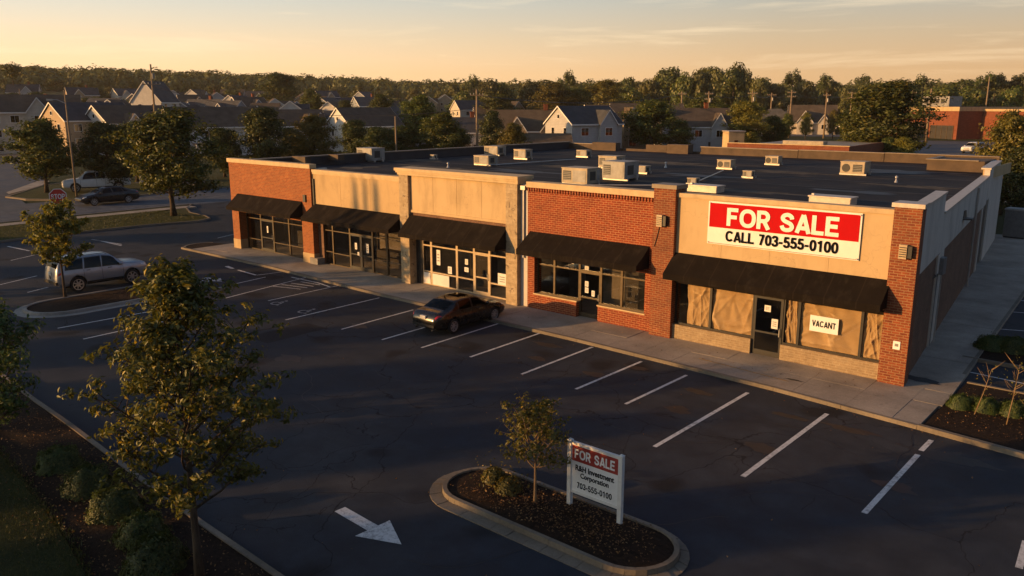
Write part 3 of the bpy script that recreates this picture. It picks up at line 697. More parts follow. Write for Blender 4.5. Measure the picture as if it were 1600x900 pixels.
# worn patches in the asphalt near the kerb
def blob(c, rx, ry, seed, z, mat, name, n=26):
    rr = random.Random(seed); mb = MB().mat(mat); ph = [rr.uniform(0, 6.28) for _ in range(4)]
    mb.poly([(c[0] + rx * math.cos(a) * (1 + .22 * math.sin(3 * a + ph[0]) + .14 * math.sin(5 * a + ph[1]) + .08 * math.sin(9 * a + ph[2])), c[1] + ry * math.sin(a) * (1 + .22 * math.sin(2 * a + ph[3]) + .14 * math.sin(7 * a + ph[1])), z) for a in [2 * math.pi * i / n for i in range(n)]])
    return struct(name, mb)
for i, (px, py, rx, ry) in enumerate(((855, 539, .7, .22), (1090, 612, .55, .22), (1480, 715, 1.2, .35), (1330, 672, .8, .25), (995, 575, .5, .2), (1232, 650, .6, .2), (1190, 700, .5, .3), (930, 585, .45, .3), (690, 540, .5, .3), (840, 560, .4, .28), (1060, 640, .45, .3), (560, 510, .5, .3), (450, 560, .6, .4), (1400, 760, .5, .35))): blob(at(px, py), rx, ry, i + 20, .0035, 'oil_stain', 'oil_stain')
blob(at(1432, 597), .75, .35, 40, .134, 'oil_stain', 'damp_stain'); blob(at(1240, 594, .12), .32, .06, 41, .135, 'oil_stain', 'damp_stain')
mb = MB().mat('yellow_paint'); line(mb, at(1092, 560, .13), at(1232, 596, .13), .05, .136); struct('yellow_line', mb)

# ================================================================== SHOP BUILDING
FY = 30.4; B0 = (-30, 30.4, 0)
shop = thing('shop_building', B0, 'long single storey row of five brick and stucco shopfronts with black awnings', 'shop building')
def bp(name, mb, label=None, parent=None):
    o = None
    for m in ([mb] if name in ('dentil_course', 'awning', 'window', 'door', 'notice', 'wall_light') else groups_of(mb)): o = part(name, m, parent or shop, B0, label)
    return o
# unit walls above the shopfronts
X1, X2, X3, X4, X5, X6 = -52.1, -42.72, -34.38, -25.15, -18.08, -7.5
mb = MB().mat('brick_orange'); mb.box(X1, X2, FY, FY + .35, 2.75, 6.12)
mb.box(X1, -51.25, FY, FY + .9, 0.1, 2.75); mb.box(-43.85, X2, FY, FY + .9, .1, 2.75)
bp('brick_wall', mb, 'orange brick wall of the far left shop')
mb = MB().mat('stucco_tan'); mb.box(X1 - .02, -51.22, FY - .025, FY + .93, .1, .78); mb.box(-43.88, X2 + .03, FY - .025, FY + .93, .1, .75)
mb.mat('pale_concrete').box(-43.05, -42.25, FY - .12, FY + .8, .1, .52); bp('pier_base', mb)
mb = MB().mat('coping'); mb.box(X1 - .08, X2 + .1, FY - .09, FY + .42, 6.12, 6.38, bev=.01); bp('coping', mb)
mb = MB().mat('stucco_tan')
y = FY + .14; xs = np.linspace(X2, X3, 4)
for a, b in zip(xs[:-1], xs[1:]): mb.box(a + .008, b - .008, y, y + .3, 2.78, 5.8)
bp('stucco_wall', mb, 'tan stucco wall of the second shop from the left')
mb = MB().mat('coping'); mb.box(X2 + .11, X3 - .02, y - .07, y + .38, 5.8, 5.92); mb.box(X2 + .11, X3 - .02, y - .12, y + .42, 5.923, 6.08, bev=.01); bp('coping', mb)
mb = MB().mat('stucco_cream'); y = FY - .06; xs = np.linspace(-33.62, -26.52, 5)
for a, b in zip(xs[:-1], xs[1:]): mb.box(a + .008, b - .008, y + .12, y + .5, 4.32, 6.22)
mb.box(-33.66, -26.48, y + .06, y + .5, 4.19, 4.32)
bp('stucco_wall', mb, 'cream stucco panel wall of the middle shop')
mb = MB().mat('brick_dark'); mb.box(-33.62, -26.52, y + .16, y + .5, 2.75, 4.19); bp('brick_wall', mb)
mb = MB().mat('stone_pier_face'); mb.box(-34.36, -33.64, y - .06, y + .9, .1, 6.22); mb.box(-26.5, -25.76, y - .06, y + .9, .1, 6.22); bp('stone_pier', mb)
mb = MB().mat('coping'); mb.box(-34.44, -25.7, y - .10, y + .9, 6.22, 6.34); mb.box(-34.5, -25.64, y - .17, y + .95, 6.343, 6.44); mb.box(-34.56, -25.58, y - .24, y + 1.0, 6.443, 6.6, bev=.015); bp('cornice', mb)
mb = MB().mat('stucco_side'); mb.box(-25.75, -25.32, y + .22, y + .9, .1, 6.2); bp('stucco_wall', mb)
mb = MB().mat('galvanised'); mb.tube([(-25.52, FY + .1, 6.0), (-25.52, FY + .1, 2.6)], .06); mb.box(-25.66, -25.38, FY, FY + .2, 5.95, 6.15); bp('downpipe', mb)
y = FY + .12
mb = MB().mat('brick_red'); mb.box(-25.28, X5, y, y + .35, 2.75, 6.0); mb.box(-25.28, -24.85, y, y + .55, .1, 2.75); mb.box(-18.55, X5, y, y + .5, .1, 2.75)
mb.box(-24.85, -22.28, y, y + .45, .1, .84); mb.box(-21.05, -18.55, y, y + .45, .1, .84)
bp('brick_wall', mb, 'red brick wall of the second shop from the right')
mb = MB().mat('brick_red')
for i in range(46): mb.box(-25.26 + i * .156, -25.26 + i * .156 + .085, y - .05, y + .05, 5.9, 6.1)
bp('dentil_course', mb)
mb = MB().mat('coping'); mb.box(-25.3, X5, y - .12, y + .5, 6.1, 6.37, bev=.01); mb.box(-24.9, -22.24, y - .03, y + .5, .84, .9); mb.box(-21.09, -18.5, y - .03, y + .5, .84, .9); bp('coping', mb)
mb = MB().mat('brick_pier'); mb.box(-18.07, -17.03, FY - .2, FY + .6, .1, 6.55); mb.mat('metal_cap').box(-18.15, -16.95, FY - .28, FY + .68, 6.55, 6.72, bev=.01); bp('brick_pier', mb, 'brick pier left of the banner wall')
mb = MB().mat('brick_pier'); 
mb.prism([(-8.42, FY - .2), (-7.5, FY - .2), (-7.57, FY + .55), (-8.42, FY + .6)], .1, 6.52); mb.mat('metal_cap_pale').prism([(-8.5, FY - .28), (-7.42, FY - .28), (-7.5, FY + .62), (-8.5, FY + .62)], 6.52, 6.67); bp('brick_pier', mb, 'brick pier at the right corner')
mb = MB().mat('stucco_cream'); xs = [-17.03, -14.95, -12.9, -10.6, -8.42]
for a, b in zip(xs[:-1], xs[1:]): mb.box(a + .004, b - .004, FY, FY + .35, 2.75, 6.22)
bp('stucco_wall', mb, 'cream stucco wall behind the red and white banner')
mb = MB().mat('coping'); mb.box(-17.03, -8.42, FY - .07, FY + .42, 6.22, 6.4, bev=.01); bp('coping', mb)
mb = MB().mat('brick_tan'); mb.box(-17.03, -13.45, FY - .02, FY + .35, .1, .74); mb.box(-12.2, -8.42, FY - .02, FY + .35, .1, .74); bp('sill_wall', mb, 'low tan brick wall under the papered windows')
mb = MB().mat('awning_fabric'); mb.box(-17.03, -8.42, FY + .03, FY + .3, 2.56, 2.75); bp('header', mb)
# awnings
def awning(xa, xb, zt, zf, zv, yw=FY - .01, yf=29.45, label=None):
    mb = MB().mat('awning_fabric'); n = max(6, int((xb - xa) / .55)); m = 5; k0 = len(mb.v)
    for i in range(n + 1):
        x = xa + (xb - xa) * i / n; rib = (i % 2) * -.012
        for j in range(m + 1):
            t = j / m; mb.v.append((x, yw + (yf - yw) * t, zt + (zf - zt) * t - .05 * math.sin(math.pi * t) * (.35 + .65 * (i % 2)) ))
        mb.v.append((x, yf - .005, zv + .02 * math.sin(i * 2.1) * .5))
        mb.v.append((x, yf + .02, zv + .02 * math.sin(i * 2.1) * .5)); mb.v.append((x, yf + .02, zf - .04)); mb.v.append((x, yw, zt - .05))
    q = m + 5
    for i in range(n):
        for j in range(q):
            a = k0 + i * q + j; b = k0 + i * q + (j + 1) % q; mb.face((a, b, b + q, a + q))
    mb.face(range(k0, k0 + q)); mb.face(range(k0 + n * q, k0 + (n + 1) * q))
    for x in (xa, xb):                       # side cheeks
        mb.extrude_x([(yw, zt - .02), (yf + .01, zf - .01), (yf + .01, zv + .06), (yw, zv + .03)], x - .012, x + .012)
    o = bp('awning', mb, label)
    f = MB().mat('black_metal')
    for x in np.linspace(xa + .05, xb - .05, 4): f.tube([(x, yw, zf - .08), (x, yf + .05, zf - .08)], .02, 6); f.tube([(x, yw, zt - .1), (x, yf + .06, zf - .1)], .02, 6)
    f.tube([(xa + .03, yf + .05, zf - .09), (xb - .03, yf + .05, zf - .09)], .022, 6); part('awning_frame', f, o, B0)
awning(-51.2, -43.72, 4.0, 3.2, 2.98, label='black awning over the far left shop'); awning(-42.6, -34.42, 3.95, 3.22, 2.98, FY + .13, label='black awning with tree shadow on it')
awning(-33.62, -26.5, 4.04, 3.15, 2.92, FY - .02, label='black awning over the middle shop'); awning(-25.12, -18.38, 3.96, 3.22, 2.95, FY + .11, label='black awning on the red brick wall')
awning(-17.05, -8.36, 3.88, 3.12, 2.86, label='long black awning below the banner')
# shopfronts ------------------------------------------------------
def window(x0, x1, z0, z1, Y, frame, glass='window_glass', fw=.055, d=.10, label=None, bars=(), pane_off=.04):
    mb = MB().mat(frame)
    mb.box(x0, x0 + fw, Y, Y + d, z0, z1); mb.box(x1 - fw, x1, Y, Y + d, z0, z1)
    mb.box(x0 + fw, x1 - fw, Y + .004, Y + d - .004, z0, z0 + fw); mb.box(x0 + fw, x1 - fw, Y + .004, Y + d - .004, z1 - fw, z1)
    for b in bars: mb.box(x0 + fw, x1 - fw, Y + .004, Y + d - .004, b - fw / 2, b + fw / 2)
    o = bp('window', mb, label); g = MB().mat(glass)
    zs = [z0 + fw] + list(bars) + [z1 - fw]
    for a, b in zip(zs[:-1], zs[1:]): g.box(x0 + fw, x1 - fw, Y + pane_off, Y + pane_off + .012, a, b)
    part('pane', g, o, B0); return o
def door(x0, x1, z1, Y, frame, glass='window_glass', label=None, handle_right=True, fw=.10):
    z0 = .14; mb = MB().mat(frame)
    mb.box(x0, x0 + fw, Y, Y + .08, z0, z1); mb.box(x1 - fw, x1, Y, Y + .08, z0, z1); mb.box(x0 + fw, x1 - fw, Y + .003, Y + .077, z0, z0 + .2); mb.box(x0 + fw, x1 - fw, Y + .003, Y + .077, z1 - .1, z1)
    mb.box(x0 + fw, x1 - fw, Y + .003, Y + .077, 1.05, 1.12)
    o = bp('door', mb, label); g = MB().mat(glass); g.box(x0 + fw, x1 - fw, Y + .03, Y + .042, z0 + .2, 1.05); g.box(x0 + fw, x1 - fw, Y + .03, Y + .042, 1.12, z1 - .1); part('pane', g, o, B0)
    h = MB().mat('galvanised'); hx = x1 - .08 if handle_right else x0 + .08; h.tube([(hx, Y - .002, 1.0), (hx, Y - .07, 1.02), (hx, Y - .07, 1.32), (hx, Y - .002, 1.34)], .018, 6); part('handle', h, o, B0); return o
def notice(x, z, Y, w=.2, h=.28, label=None):
    mb = MB().mat('white_paper').box(x - w / 2, x + w / 2, Y - .006, Y, z, z + h)
    mb.mat('paper_print')
    for k in range(3): mb.box(x - w * .32, x + w * .3, Y - .009, Y - .0055, z + h * (.25 + .2 * k), z + h * (.33 + .2 * k))
    return bp('notice', mb, label)
def fx(px, py, Y): return atY(px, py, Y)[0]
Y = FY + .55   # unit 1
c = [-51.22, fx(408, 360, Y), fx(427.5, 365, Y), fx(452, 370, Y), -43.87]
for a, b, bars in ((c[0], c[1], (.85, 2.3)), (c[2], c[3], (.85, 2.3)), (c[3], c[4], (.85, 2.3))): window(a, b, .14, 2.75, Y, 'bronze_metal', bars=bars)
door(c[1], c[2], 2.3, Y, 'black_metal'); window(c[1], c[2], 2.3, 2.75, Y, 'bronze_metal')
notice(fx(418, 355, Y), 1.45, Y - .004, .16, .45)
Y = FY + .5    # unit 2
c = [-42.2, fx(520.5, 385, Y), fx(547, 390, Y), fx(564.5, 395, Y), fx(582.5, 398, Y), fx(605, 400, Y), -34.36]
for k in (0, 1, 4, 5): window(c[k], c[k + 1], .14, 2.75, Y, 'bronze_metal', bars=(.95, 2.3) if k != 1 else (.9, 2.3))
door(c[2], c[3], 2.3, Y, 'black_metal'); door(c[3], c[4], 2.3, Y, 'black_metal', handle_right=False); window(c[2], c[4], 2.3, 2.75, Y, 'bronze_metal')
mb = MB().mat('brick_dark').box(X2, -42.2, Y - .1, Y + .4, .1, 2.78); bp('brick_pier', mb)
notice(fx(556, 377, Y), 1.4, Y - .004, .2, .4); notice(fx(574, 378, Y), 1.3, Y - .004, .22, .55); notice(fx(560, 383, Y), 1.05, Y - .004, .2, .2)
Y = FY + .45   # unit 3
c = [-33.2, fx(674, 410, Y), fx(714, 420, Y), fx(741, 425, Y), fx(764.5, 430, Y), -26.5]
for k in (0, 1, 2, 4): window(c[k], c[k + 1], .14, 2.75, Y, 'tan_metal', bars=(.88, 2.36), fw=.075)
door(c[3], c[4], 2.36, Y, 'tan_metal'); window(c[3], c[4], 2.36, 2.75, Y, 'tan_metal')
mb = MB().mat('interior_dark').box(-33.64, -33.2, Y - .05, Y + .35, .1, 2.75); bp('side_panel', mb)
mb = MB().mat('white_paper').box(c[0] + .09, c[1] - .09, Y - .012, Y - .004, .2, .82); mb.box(c[1] + .09, c[2] - .6, Y - .012, Y - .004, .2, .82); bp('white_panel', mb)
notice(fx(685, 392, Y), 1.35, Y - .004, .28, .85); notice(fx(703, 418, Y), .98, Y - .004, .3, .4); notice(fx(729, 405, Y), 1.65, Y - .004, .22, .3); notice(fx(729, 413, Y), 1.25, Y - .004, .3, .25); notice(fx(785, 440, Y), .9, Y - .004, .6, .6)
Y = FY + .35   # unit 4
c = [-24.85, fx(866, 435, Y), -22.28, -21.05, fx(971, 455, Y), -18.55]
for k in (0, 1, 3, 4): window(c[k], c[k + 1], .9, 2.75, Y, 'bronze_metal', bars=(2.34,))
door(c[2], c[3], 2.34, Y, 'bronze_metal'); window(c[2], c[3], 2.34, 2.75, Y, 'bronze_metal')
notice(fx(917, 438, Y), 1.62, Y - .004, .2, .26); notice(fx(917, 446, Y), 1.32, Y - .004, .2, .26); notice(fx(927, 453, Y), 1.2, Y - .004, .17, .28); notice(fx(917, 417, Y), 2.42, Y - .004, .22, .18)
Y = FY + .12   # unit 5
def papered(x0, x1, z0, z1, seed, gap=0.0):
    rr = random.Random(seed); nx, nz = 44, 40; mb = MB().mat('kraft_paper'); mb.smooth = True; xs0 = x0 + gap
    fol = [(rr.uniform(0, 1), rr.uniform(0, 1), rr.uniform(0, math.pi), rr.uniform(.022, .05)) for _ in range(10)]
    star = (rr.uniform(.35, .65), rr.uniform(.75, 1.0))
    for j in range(nz + 1):
        for i in range(nx + 1):
            u, v = i / nx, j / nz; h = 0
            for a, b, th, am in fol:
                dd = (u - a) * math.cos(th) + (v - b) * math.sin(th) * .7; ll = -(u - a) * math.sin(th) + (v - b) * math.cos(th)
                h += am * 1.15 * math.exp(-abs(dd) * 26) * math.exp(-ll * ll * 5)
            an = math.atan2(v - star[1], u - star[0]); rad = math.hypot(u - star[0], v - star[1])
            h += .035 * abs(math.sin(an * 6 + seed)) * math.exp(-rad * 1.3) * min(1, rad * 4)
            h += .012 * math.sin(u * 21 + seed + 3 * v) * math.sin(v * 5 + u * 4)
            edge = .02 * math.sin(v * 9 + seed) * (1 if i in (0,) else 0)
            mb.v.append((xs0 + (x1 - xs0) * u + edge, Y + .16 - h * 1.6, z0 + (z1 - z0) * v - (.05 * abs(math.sin(u * 7 + seed)) if j == nz else 0)))
    for j in range(nz):
        for i in range(nx): a = j * (nx + 1) + i; mb.face((a, a + 1, a + nx + 2, a + nx + 1))
    return mb
def pwin(x0, x1, splits, seed, gap):
    xs = [x0] + splits + [x1]
    for i, (a, b) in enumerate(zip(xs[:-1], xs[1:])):
        o = window(a, b, .76, 2.6, Y, 'black_metal', 'clear_glass', fw=.05)
        part('paper_cover', papered(a + .03, b - .03, .80, 2.56, seed + i, gap if i == 0 else 0), o, B0)
pwin(-17.0, -13.45, [fx(1110, 480, Y)], 3, .5); pwin(-12.2, -8.44, [fx(1248, 500, Y), fx(1345, 525, Y)], 8, .06)
door(-13.43, -12.22, 2.55, Y - .02, 'black_metal', 'dark_glass')
notice(fx(1200, 482, Y), 1.95, Y - .024, .26, .26); notice(fx(1211, 502, Y), 1.3, Y - .024, .26, .4)
mb = MB().mat('sign_white').box(-8.0, -7.76, FY - .225, FY - .2, 1.45, 1.75); mb.mat('paper_print').box(-7.94, -7.82, FY - .232, FY - .224, 1.56, 1.66); bp('wall_plaque', mb)
# side wall (along the long right side, slightly skewed)
def sidebox(mb, Y0, Y1, z0, z1, o0=-.3, o1=0.0):
    return mb.prism([(sx(Y0) + o0, Y0), (sx(Y0) + o1, Y0), (sx(Y1) + o1, Y1), (sx(Y1) + o0, Y1)], z0, z1)
mb = MB().mat('stucco_side'); sidebox(mb, 30.96, 36.45, 4.05, 6.5); sidebox(mb, 36.45, 57.2, 4.0, 5.66); sidebox(mb, 36.1, 37.9, .1, 4.0 - .002, -.3, .012); sidebox(mb, 54.9, 55.5, .1, 4.0, -.3, .01); sidebox(mb, 57.2, 65.5, 4.2, 6.1, -.3, .01); sidebox(mb, 59.0, 69.7, .1, 4.2)
sidebox(mb, 65.5, 69.7, 4.2, 5.6); bp('side_wall', mb, 'pale stucco side wall in shade')
mb = MB().mat('brick_dark'); sidebox(mb, 30.96, 36.1, .1, 4.05, -.3, -.06); sidebox(mb, 37.9, 54.9, .1, 4.0, -.3, -.06); bp('brick_panel', mb, 'dark brick infill of the side wall')
mb = MB().mat('metal_cap_pale'); sidebox(mb, 30.96, 36.5, 6.5, 6.58, -.42, .05); sidebox(mb, 36.5, 57.2, 5.66, 5.75, -.42, .05); sidebox(mb, 57.15, 65.55, 6.1, 6.2, -.5, .06); bp('coping', mb)
mb = MB().mat('stucco_cream'); mb.box(sx(57.2) - .38, sx(57.2) - .3, 57.2, 65.4, 5.4, 6.09); bp('parapet', mb)
mb = MB().mat('black_metal'); sidebox(mb, 55.5, 59.0, .12, 4.0, -.3, -.12); o = bp('service_door', mb); h = MB().mat('galvanised'); sidebox(h, 58.6, 58.7, 1.1, 1.3, -.12, -.07); part('handle', h, o, B0)
mb = MB().mat('black_metal'); q = sx(44.5); mb.prism([(q, 44.1), (q + .42, 44.25), (q + .42, 44.75), (q, 44.9)], 4.52, 4.58); mb.prism([(q, 44.1), (q + .06, 44.15), (q + .06, 44.85), (q, 44.9)], 4.58, 4.95, top=[(q, 44.3), (q + .05, 44.32), (q + .05, 44.7), (q, 44.7)]); bp('wall_lamp', mb)
mb = MB().mat('grey_metal'); q = sx(37); mb.prism([(q, 36.7), (q + .2, 36.7), (q + .2, 37.2), (q, 37.2)], 3.1, 3.8); bp('meter_box', mb)
mb = MB().mat('galvanised'); mb.tube([(sx(36.95) + .1, 36.95, 3.1), (sx(36.95) + .1, 36.95, .15)], .035, 6); bp('conduit', mb)
mb = MB().mat('galvanised'); mb.tube([(sx(50) + .08, 50, 5.6), (sx(50) + .08, 50, .15)], .06, 8); bp('downpipe', mb)
def wall_light(x, z, Y):
    mb = MB().mat('tan_metal').box(x - .24, x + .02, Y - .2, Y, z, z + .5); mb.mat('black_metal').box(x + .02, x + .18, Y - .16, Y, z + .04, z + .46)
    for k in range(5): mb.box(x - .22, x, Y - .215, Y - .2, z + .07 + k * .08, z + .1 + k * .08)
    bp('wall_light', mb)
wall_light(-7.85, 4.75, FY - .2); wall_light(-17.55, 4.95, FY - .2)
mb = MB().mat('black_metal').tube([(-17.72, FY - .215, 4.95), (-17.85, FY - .22, 4.4), (-17.95, FY - .215, 4.05)], .015, 5); bp('cable', mb)
mb = MB().mat('black_metal').box(-43.5, -43.25, FY - .09, FY, 4.0, 4.45); bp('wall_light', mb)
mb = MB().mat('black_metal').box(-42.6, -42.5, FY + .05, FY + .12, 3.3, 5.5)
bp('downpipe', mb)
# roof and parapets
RZ = 5.52
mb = MB().mat('roof_membrane'); mb.poly([(X1 + .3, FY + .3, RZ), (sx(FY) - .25, FY + .3, RZ), (sx(69.5) - .25, 69.5, RZ), (X1 + .3, 69.5, RZ)]); bp('roof', mb)
mb = MB().mat('parapet_tar'); mb.box(X1, X1 + .32, FY + .36, 69.5, .05, 6.16); o = bp('parapet', mb); mb = MB().mat('metal_cap').box(X1 - .05, X1 + .4, FY + .44, 69.55, 6.16, 6.24); part('parapet_cap', mb, o, B0)
mb = MB().mat('parapet_dark')
for a, b, z in ((-51.78, -46.5, 6.05), (-42.5, -40.2, 6.2), (-36.6, -27.5, 6.15), (-27.45, -20.5, 6.18), (-20.45, sx(69.5) - .3, 6.2)): mb.box(a, b, 69.2, 69.5, 4, z)
mb.box(-46.5, -42.5, 69.2, 69.5, 4, 5.75); mb.box(-40.2, -36.6, 69.2, 69.5, 4, 5.7)
mb.box(-48.2, -45.4, 68.3, 69.18, RZ, 6.3); mb.box(-39.6, -37.4, 68.2, 69.18, RZ, 6.35)
mb.box(-15.6, sx(66) - .35, 62.5, 66.2, RZ, 6.25)
o = bp('parapet', mb, 'brown rear parapet of the roof')
mb = MB().mat('metal_cap')
for a, b, z in ((-51.7, -46.5, 6.05), (-36.65, -27.45, 6.15), (-27.4, -20.45, 6.18), (-20.4, sx(69.5) - .3, 6.2)): mb.box(a, b, 69.12, 69.58, z, z + .06)
for x0, x1, y0, y1 in ((-15.7, -12.4, 62.4, 62.75), (-15.7, -15.35, 62.75, 66.2)): mb.box(x0, x1, y0, y1, 6.25, 6.31)
part('parapet_cap', mb, o, B0)
mb = MB().mat('parapet_dark'); mb.box(-51.72, -50.1, 35.3, 35.8, RZ, 6.3); mb.box(-51.72, -50.6, 38.6, 39.2, RZ + .35, 6.28); bp('parapet', mb, 'low brown upstand beside the left parapet')
mb = MB().mat('parapet_tar'); mb.box(X1 + .3, X2, FY + .36, FY + .7, RZ - .2, 6.1); mb.box(X2, X3, FY + .5, FY + .8, RZ - .2, 5.8); mb.box(X3, X4, FY + .46, FY + .8, RZ - .2, 6.2); mb.box(X4, X5, FY + .5, FY + .8, RZ - .2, 6.05); mb.box(X5 + .1, -8.5, FY + .37, FY + .6, RZ - .2, 6.2)
mb.mat('stucco_side').box(X2 - .2, X2 + .02, FY + .36, FY + 1.3, RZ, 6.1)
bp('parapet', mb)
mb = MB().mat('interior_wall'); mb.box(-52, -8.2, 36.2, 36.4, .1, 3.1); mb.box(-51.9, -42.65, 34.3, 34.5, .1, 3.1); mb.box(-42.4, -34.4, 33.6, 33.8, .1, 3.1); mb.box(-34.2, -27.6, 33.1, 33.3, .1, 3.1); mb.box(-25.2, -21.4, 33.8, 34.0, .1, 3.1)
for x in (X2 + .2, X3 + .1, X4 - .2, -17.6): mb.box(x - .1, x + .1, FY + 1.1, 36.2, .1, 3.1)
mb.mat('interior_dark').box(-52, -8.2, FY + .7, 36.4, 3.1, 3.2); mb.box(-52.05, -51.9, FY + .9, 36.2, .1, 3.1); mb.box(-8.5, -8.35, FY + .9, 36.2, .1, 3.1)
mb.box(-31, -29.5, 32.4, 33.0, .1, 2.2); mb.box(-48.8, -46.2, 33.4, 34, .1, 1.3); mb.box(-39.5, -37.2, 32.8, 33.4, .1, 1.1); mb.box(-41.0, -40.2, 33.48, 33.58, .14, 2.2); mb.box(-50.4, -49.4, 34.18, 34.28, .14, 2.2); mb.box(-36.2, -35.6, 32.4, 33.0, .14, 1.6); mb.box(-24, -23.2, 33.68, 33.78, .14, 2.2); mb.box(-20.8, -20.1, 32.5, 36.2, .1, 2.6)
bp('interior_wall', mb)
mb = MB().mat('interior_floor').box(-52, -8.4, FY + .75, 36.2, .1, .14); bp('interior_floor', mb)
rr = random.Random(31); simple('roof_patch_dust', (.10, .085, .068), .95, .5, .9, .1, spec=.1); simple('roof_patch_tar', (.010, .010, .012), .55, .4, 1.5, .1)
for i, (px, py, rx, ry) in enumerate(((680, 262, 3.4, .5), (820, 268, 3.0, .4), (905, 262, 4.0, .35), (1040, 255, 4.5, .5), (1100, 275, 2.6, .35), (1180, 300, 3.2, .3), (1240, 270, 3.4, .45), (1400, 268, 3.0, .7), (1430, 292, 2.4, .35), (1010, 283, 1.6, .25), (1340, 300, 2.2, .25), (640, 250, 2.8, .8), (560, 262, 1.2, .7), (1440, 252, 3.5, .5))):
    x, y = at(px, py, RZ); ph = [rr.uniform(0, 6.28) for _ in range(4)]; mb = MB().mat('roof_patch_dust' if i % 3 != 1 else 'roof_patch_tar'); pts = []
    for k in range(34):
        a = 2 * math.pi * k / 34; f = 1 + .3 * math.sin(3 * a + ph[0]) + .22 * math.sin(5 * a + ph[1]) + .14 * math.sin(11 * a + ph[2]); pts.append((x + rx * f * math.cos(a), min(69, max(31.2, y + ry * 2.2 * f * math.sin(a))), RZ + .004 + i * .0006))
    mb.poly(pts); bp('roof_patch', mb)
for k in range(7):
    mb = MB().mat('roof_patch_tar'); yy = 35.5 + k * 4.9; mb.poly([(X1 + .4, yy, RZ + .016), (sx(yy) - .4, yy, RZ + .016), (sx(yy) - .4, yy + .14, RZ + .016), (X1 + .4, yy + .14, RZ + .016)]); bp('roof_seam', mb)
# ------------------------------------------------------------------ things on the building
ban = thing('for_sale_banner', (-12.54, FY - .06, 4.44), 'large red and white FOR SALE banner on the cream stucco wall', 'banner')
w, h = 6.06, 1.73; mb = MB().mat('banner_white'); mb.smooth = False
nx, nz = 24, 8
def ban_y(u, v): return -.012 * math.sin(u * 9) * math.sin(v * 3.1) - (.03 * math.exp(-((u - .93) ** 2) * 90) * v)
def sheetmb(mat, u0, u1, v0, v1, off):
    m = MB().mat(mat); m.smooth = True
    for j in range(nz + 1):
        for i in range(nx + 1):
            u = u0 + (u1 - u0) * i / nx; v = v0 + (v1 - v0) * j / nz; m.v.append(((u - .5) * w, ban_y(u, v) * .4 - off, v * h))
    for j in range(nz):
        for i in range(nx): a = j * (nx + 1) + i; m.face((a, a + 1, a + nx + 2, a + nx + 1))
    return m
m = sheetmb('banner_white', 0, 1, 0, 1, .0); 
m.mat('banner_white'); m.smooth = False; m.box(-w / 2, w / 2, .02, .035, .0, h); part('banner_cloth', m, ban)
part('red_field', sheetmb('banner_red', .010, .990, .40, .965, .008), ban)
m = MB().mat('banner_red'); m.box(-w * .487, w * .487, -.022, -.012, .035, .05); part('border_line', m, ban)
block_text('FOR SALE', 'banner_white', ban, (.05, -.02, .80), 4.5, .72, .21)
block_text('CALL 703-555-0100', 'ink_black', ban, (.03, -.02, .17), 4.5, .43, .205)
m = MB().mat('galvanised')
for a in (-w / 2 + .06, w / 2 - .06):
    for z in (.06, h - .06): m.cyl((a, -.045, z), (a, -.02, z), .03, 10)
part('corner_bolt', m, ban)
va = thing('vacant_sign', (-10.60, FY + .085, 1.50), 'white VACANT sign on the brown papered window right of the door', 'sign'); va['group'] = 'paper signs'
del va['group']
part('sign_board', MB().mat('sign_white').box(-.54, .54, 0, .02, 0, .62), va); block_text('VACANT', 'ink_black', va, (0, -.001, .2), .90, .24, .20)
# ------------------------------------------------------------------ roof machines
def hvac(px0, py0, px1, py1, hpx, label, rz=0, kind=0, d=None, pal='hvac_beige'):
    c0, c1 = at(px0, py0, RZ), at(px1, py1, RZ); cx, cy = (c0[0] + c1[0]) / 2, (c0[1] + c1[1]) / 2
    dist = math.hypot(cx, cy); k = dist / FPX * 1.03; tot = (px1 - px0) * k; h = hpx * k
    w = tot / 1.30; d = d or w * .72
    t = thing('rooftop_unit', (cx, cy + d * .3, RZ), label, 'air conditioner', rz, 'air conditioning units on the flat roof')
    b = MB().mat(pal); b.box(-w / 2, w / 2, -d / 2, d / 2, .12, h - .05, bev=.02); b.box(-w / 2 - .03, w / 2 + .03, -d / 2 - .03, d / 2 + .03, h - .05, h, bev=.03)
    part('cabinet', b, t)
    r = MB().mat('galvanised')
    for s in (-1, 1): r.box(-w / 2 - .08, w / 2 + .08, s * d * .32 - .07, s * d * .32 + .07, 0, .12)
    part('base_rail', r, t)
    g = MB().mat('hvac_dark')
    if kind == 1:
        g.lathe([(0, -d / 2 - .012), (h * .30, -d / 2 - .012), (h * .30, -d / 2 + .01)], (-w * .26, 0, h * .52), 'y', 20); g.box(w * .02, w * .40, -d / 2 - .01, -d / 2 + .01, h * .25, h * .78)
    else:
        g.box(-w * .44, -w * .12, -d / 2 - .008, -d / 2 + .01, h * .28, h * .82); g.box(w / 2 - .01, w / 2 + .008, -d * .3, d * .12, h * .3, h * .8)
    part('grille', g, t)
    p = MB().mat('hvac_grey')
    if kind == 1:
        for i in range(4): p.box(w * .03, w * .39, -d / 2 - .02, -d / 2 - .008, h * (.3 + .12 * i), h * (.33 + .12 * i))
    else:
        p.box(-w * .06, w * .44, -d / 2 - .015, -d / 2 + .01, h * .2, h * .86); 
        for i in range(5): p.box(-w * .43, -w * .13, -d / 2 - .016, -d / 2 - .006, h * (.31 + .1 * i), h * (.34 + .1 * i))
        p.box(w / 2 - .01, w / 2 + .012, d * .2, d * .42, h * .2, h * .85)
    part('panel', p, t)
    m = MB().mat('galvanised').tube([(w / 2 + .02, d * .2, h * .3), (w / 2 + .16, d * .2, h * .3), (w / 2 + .16, d * .2, .03)], .025, 6); part('pipe', m, t)
hvac(551, 253, 596, 252, 20, 'large grey rooftop unit at the left end of the roof by the parapet', pal='hvac_grey')
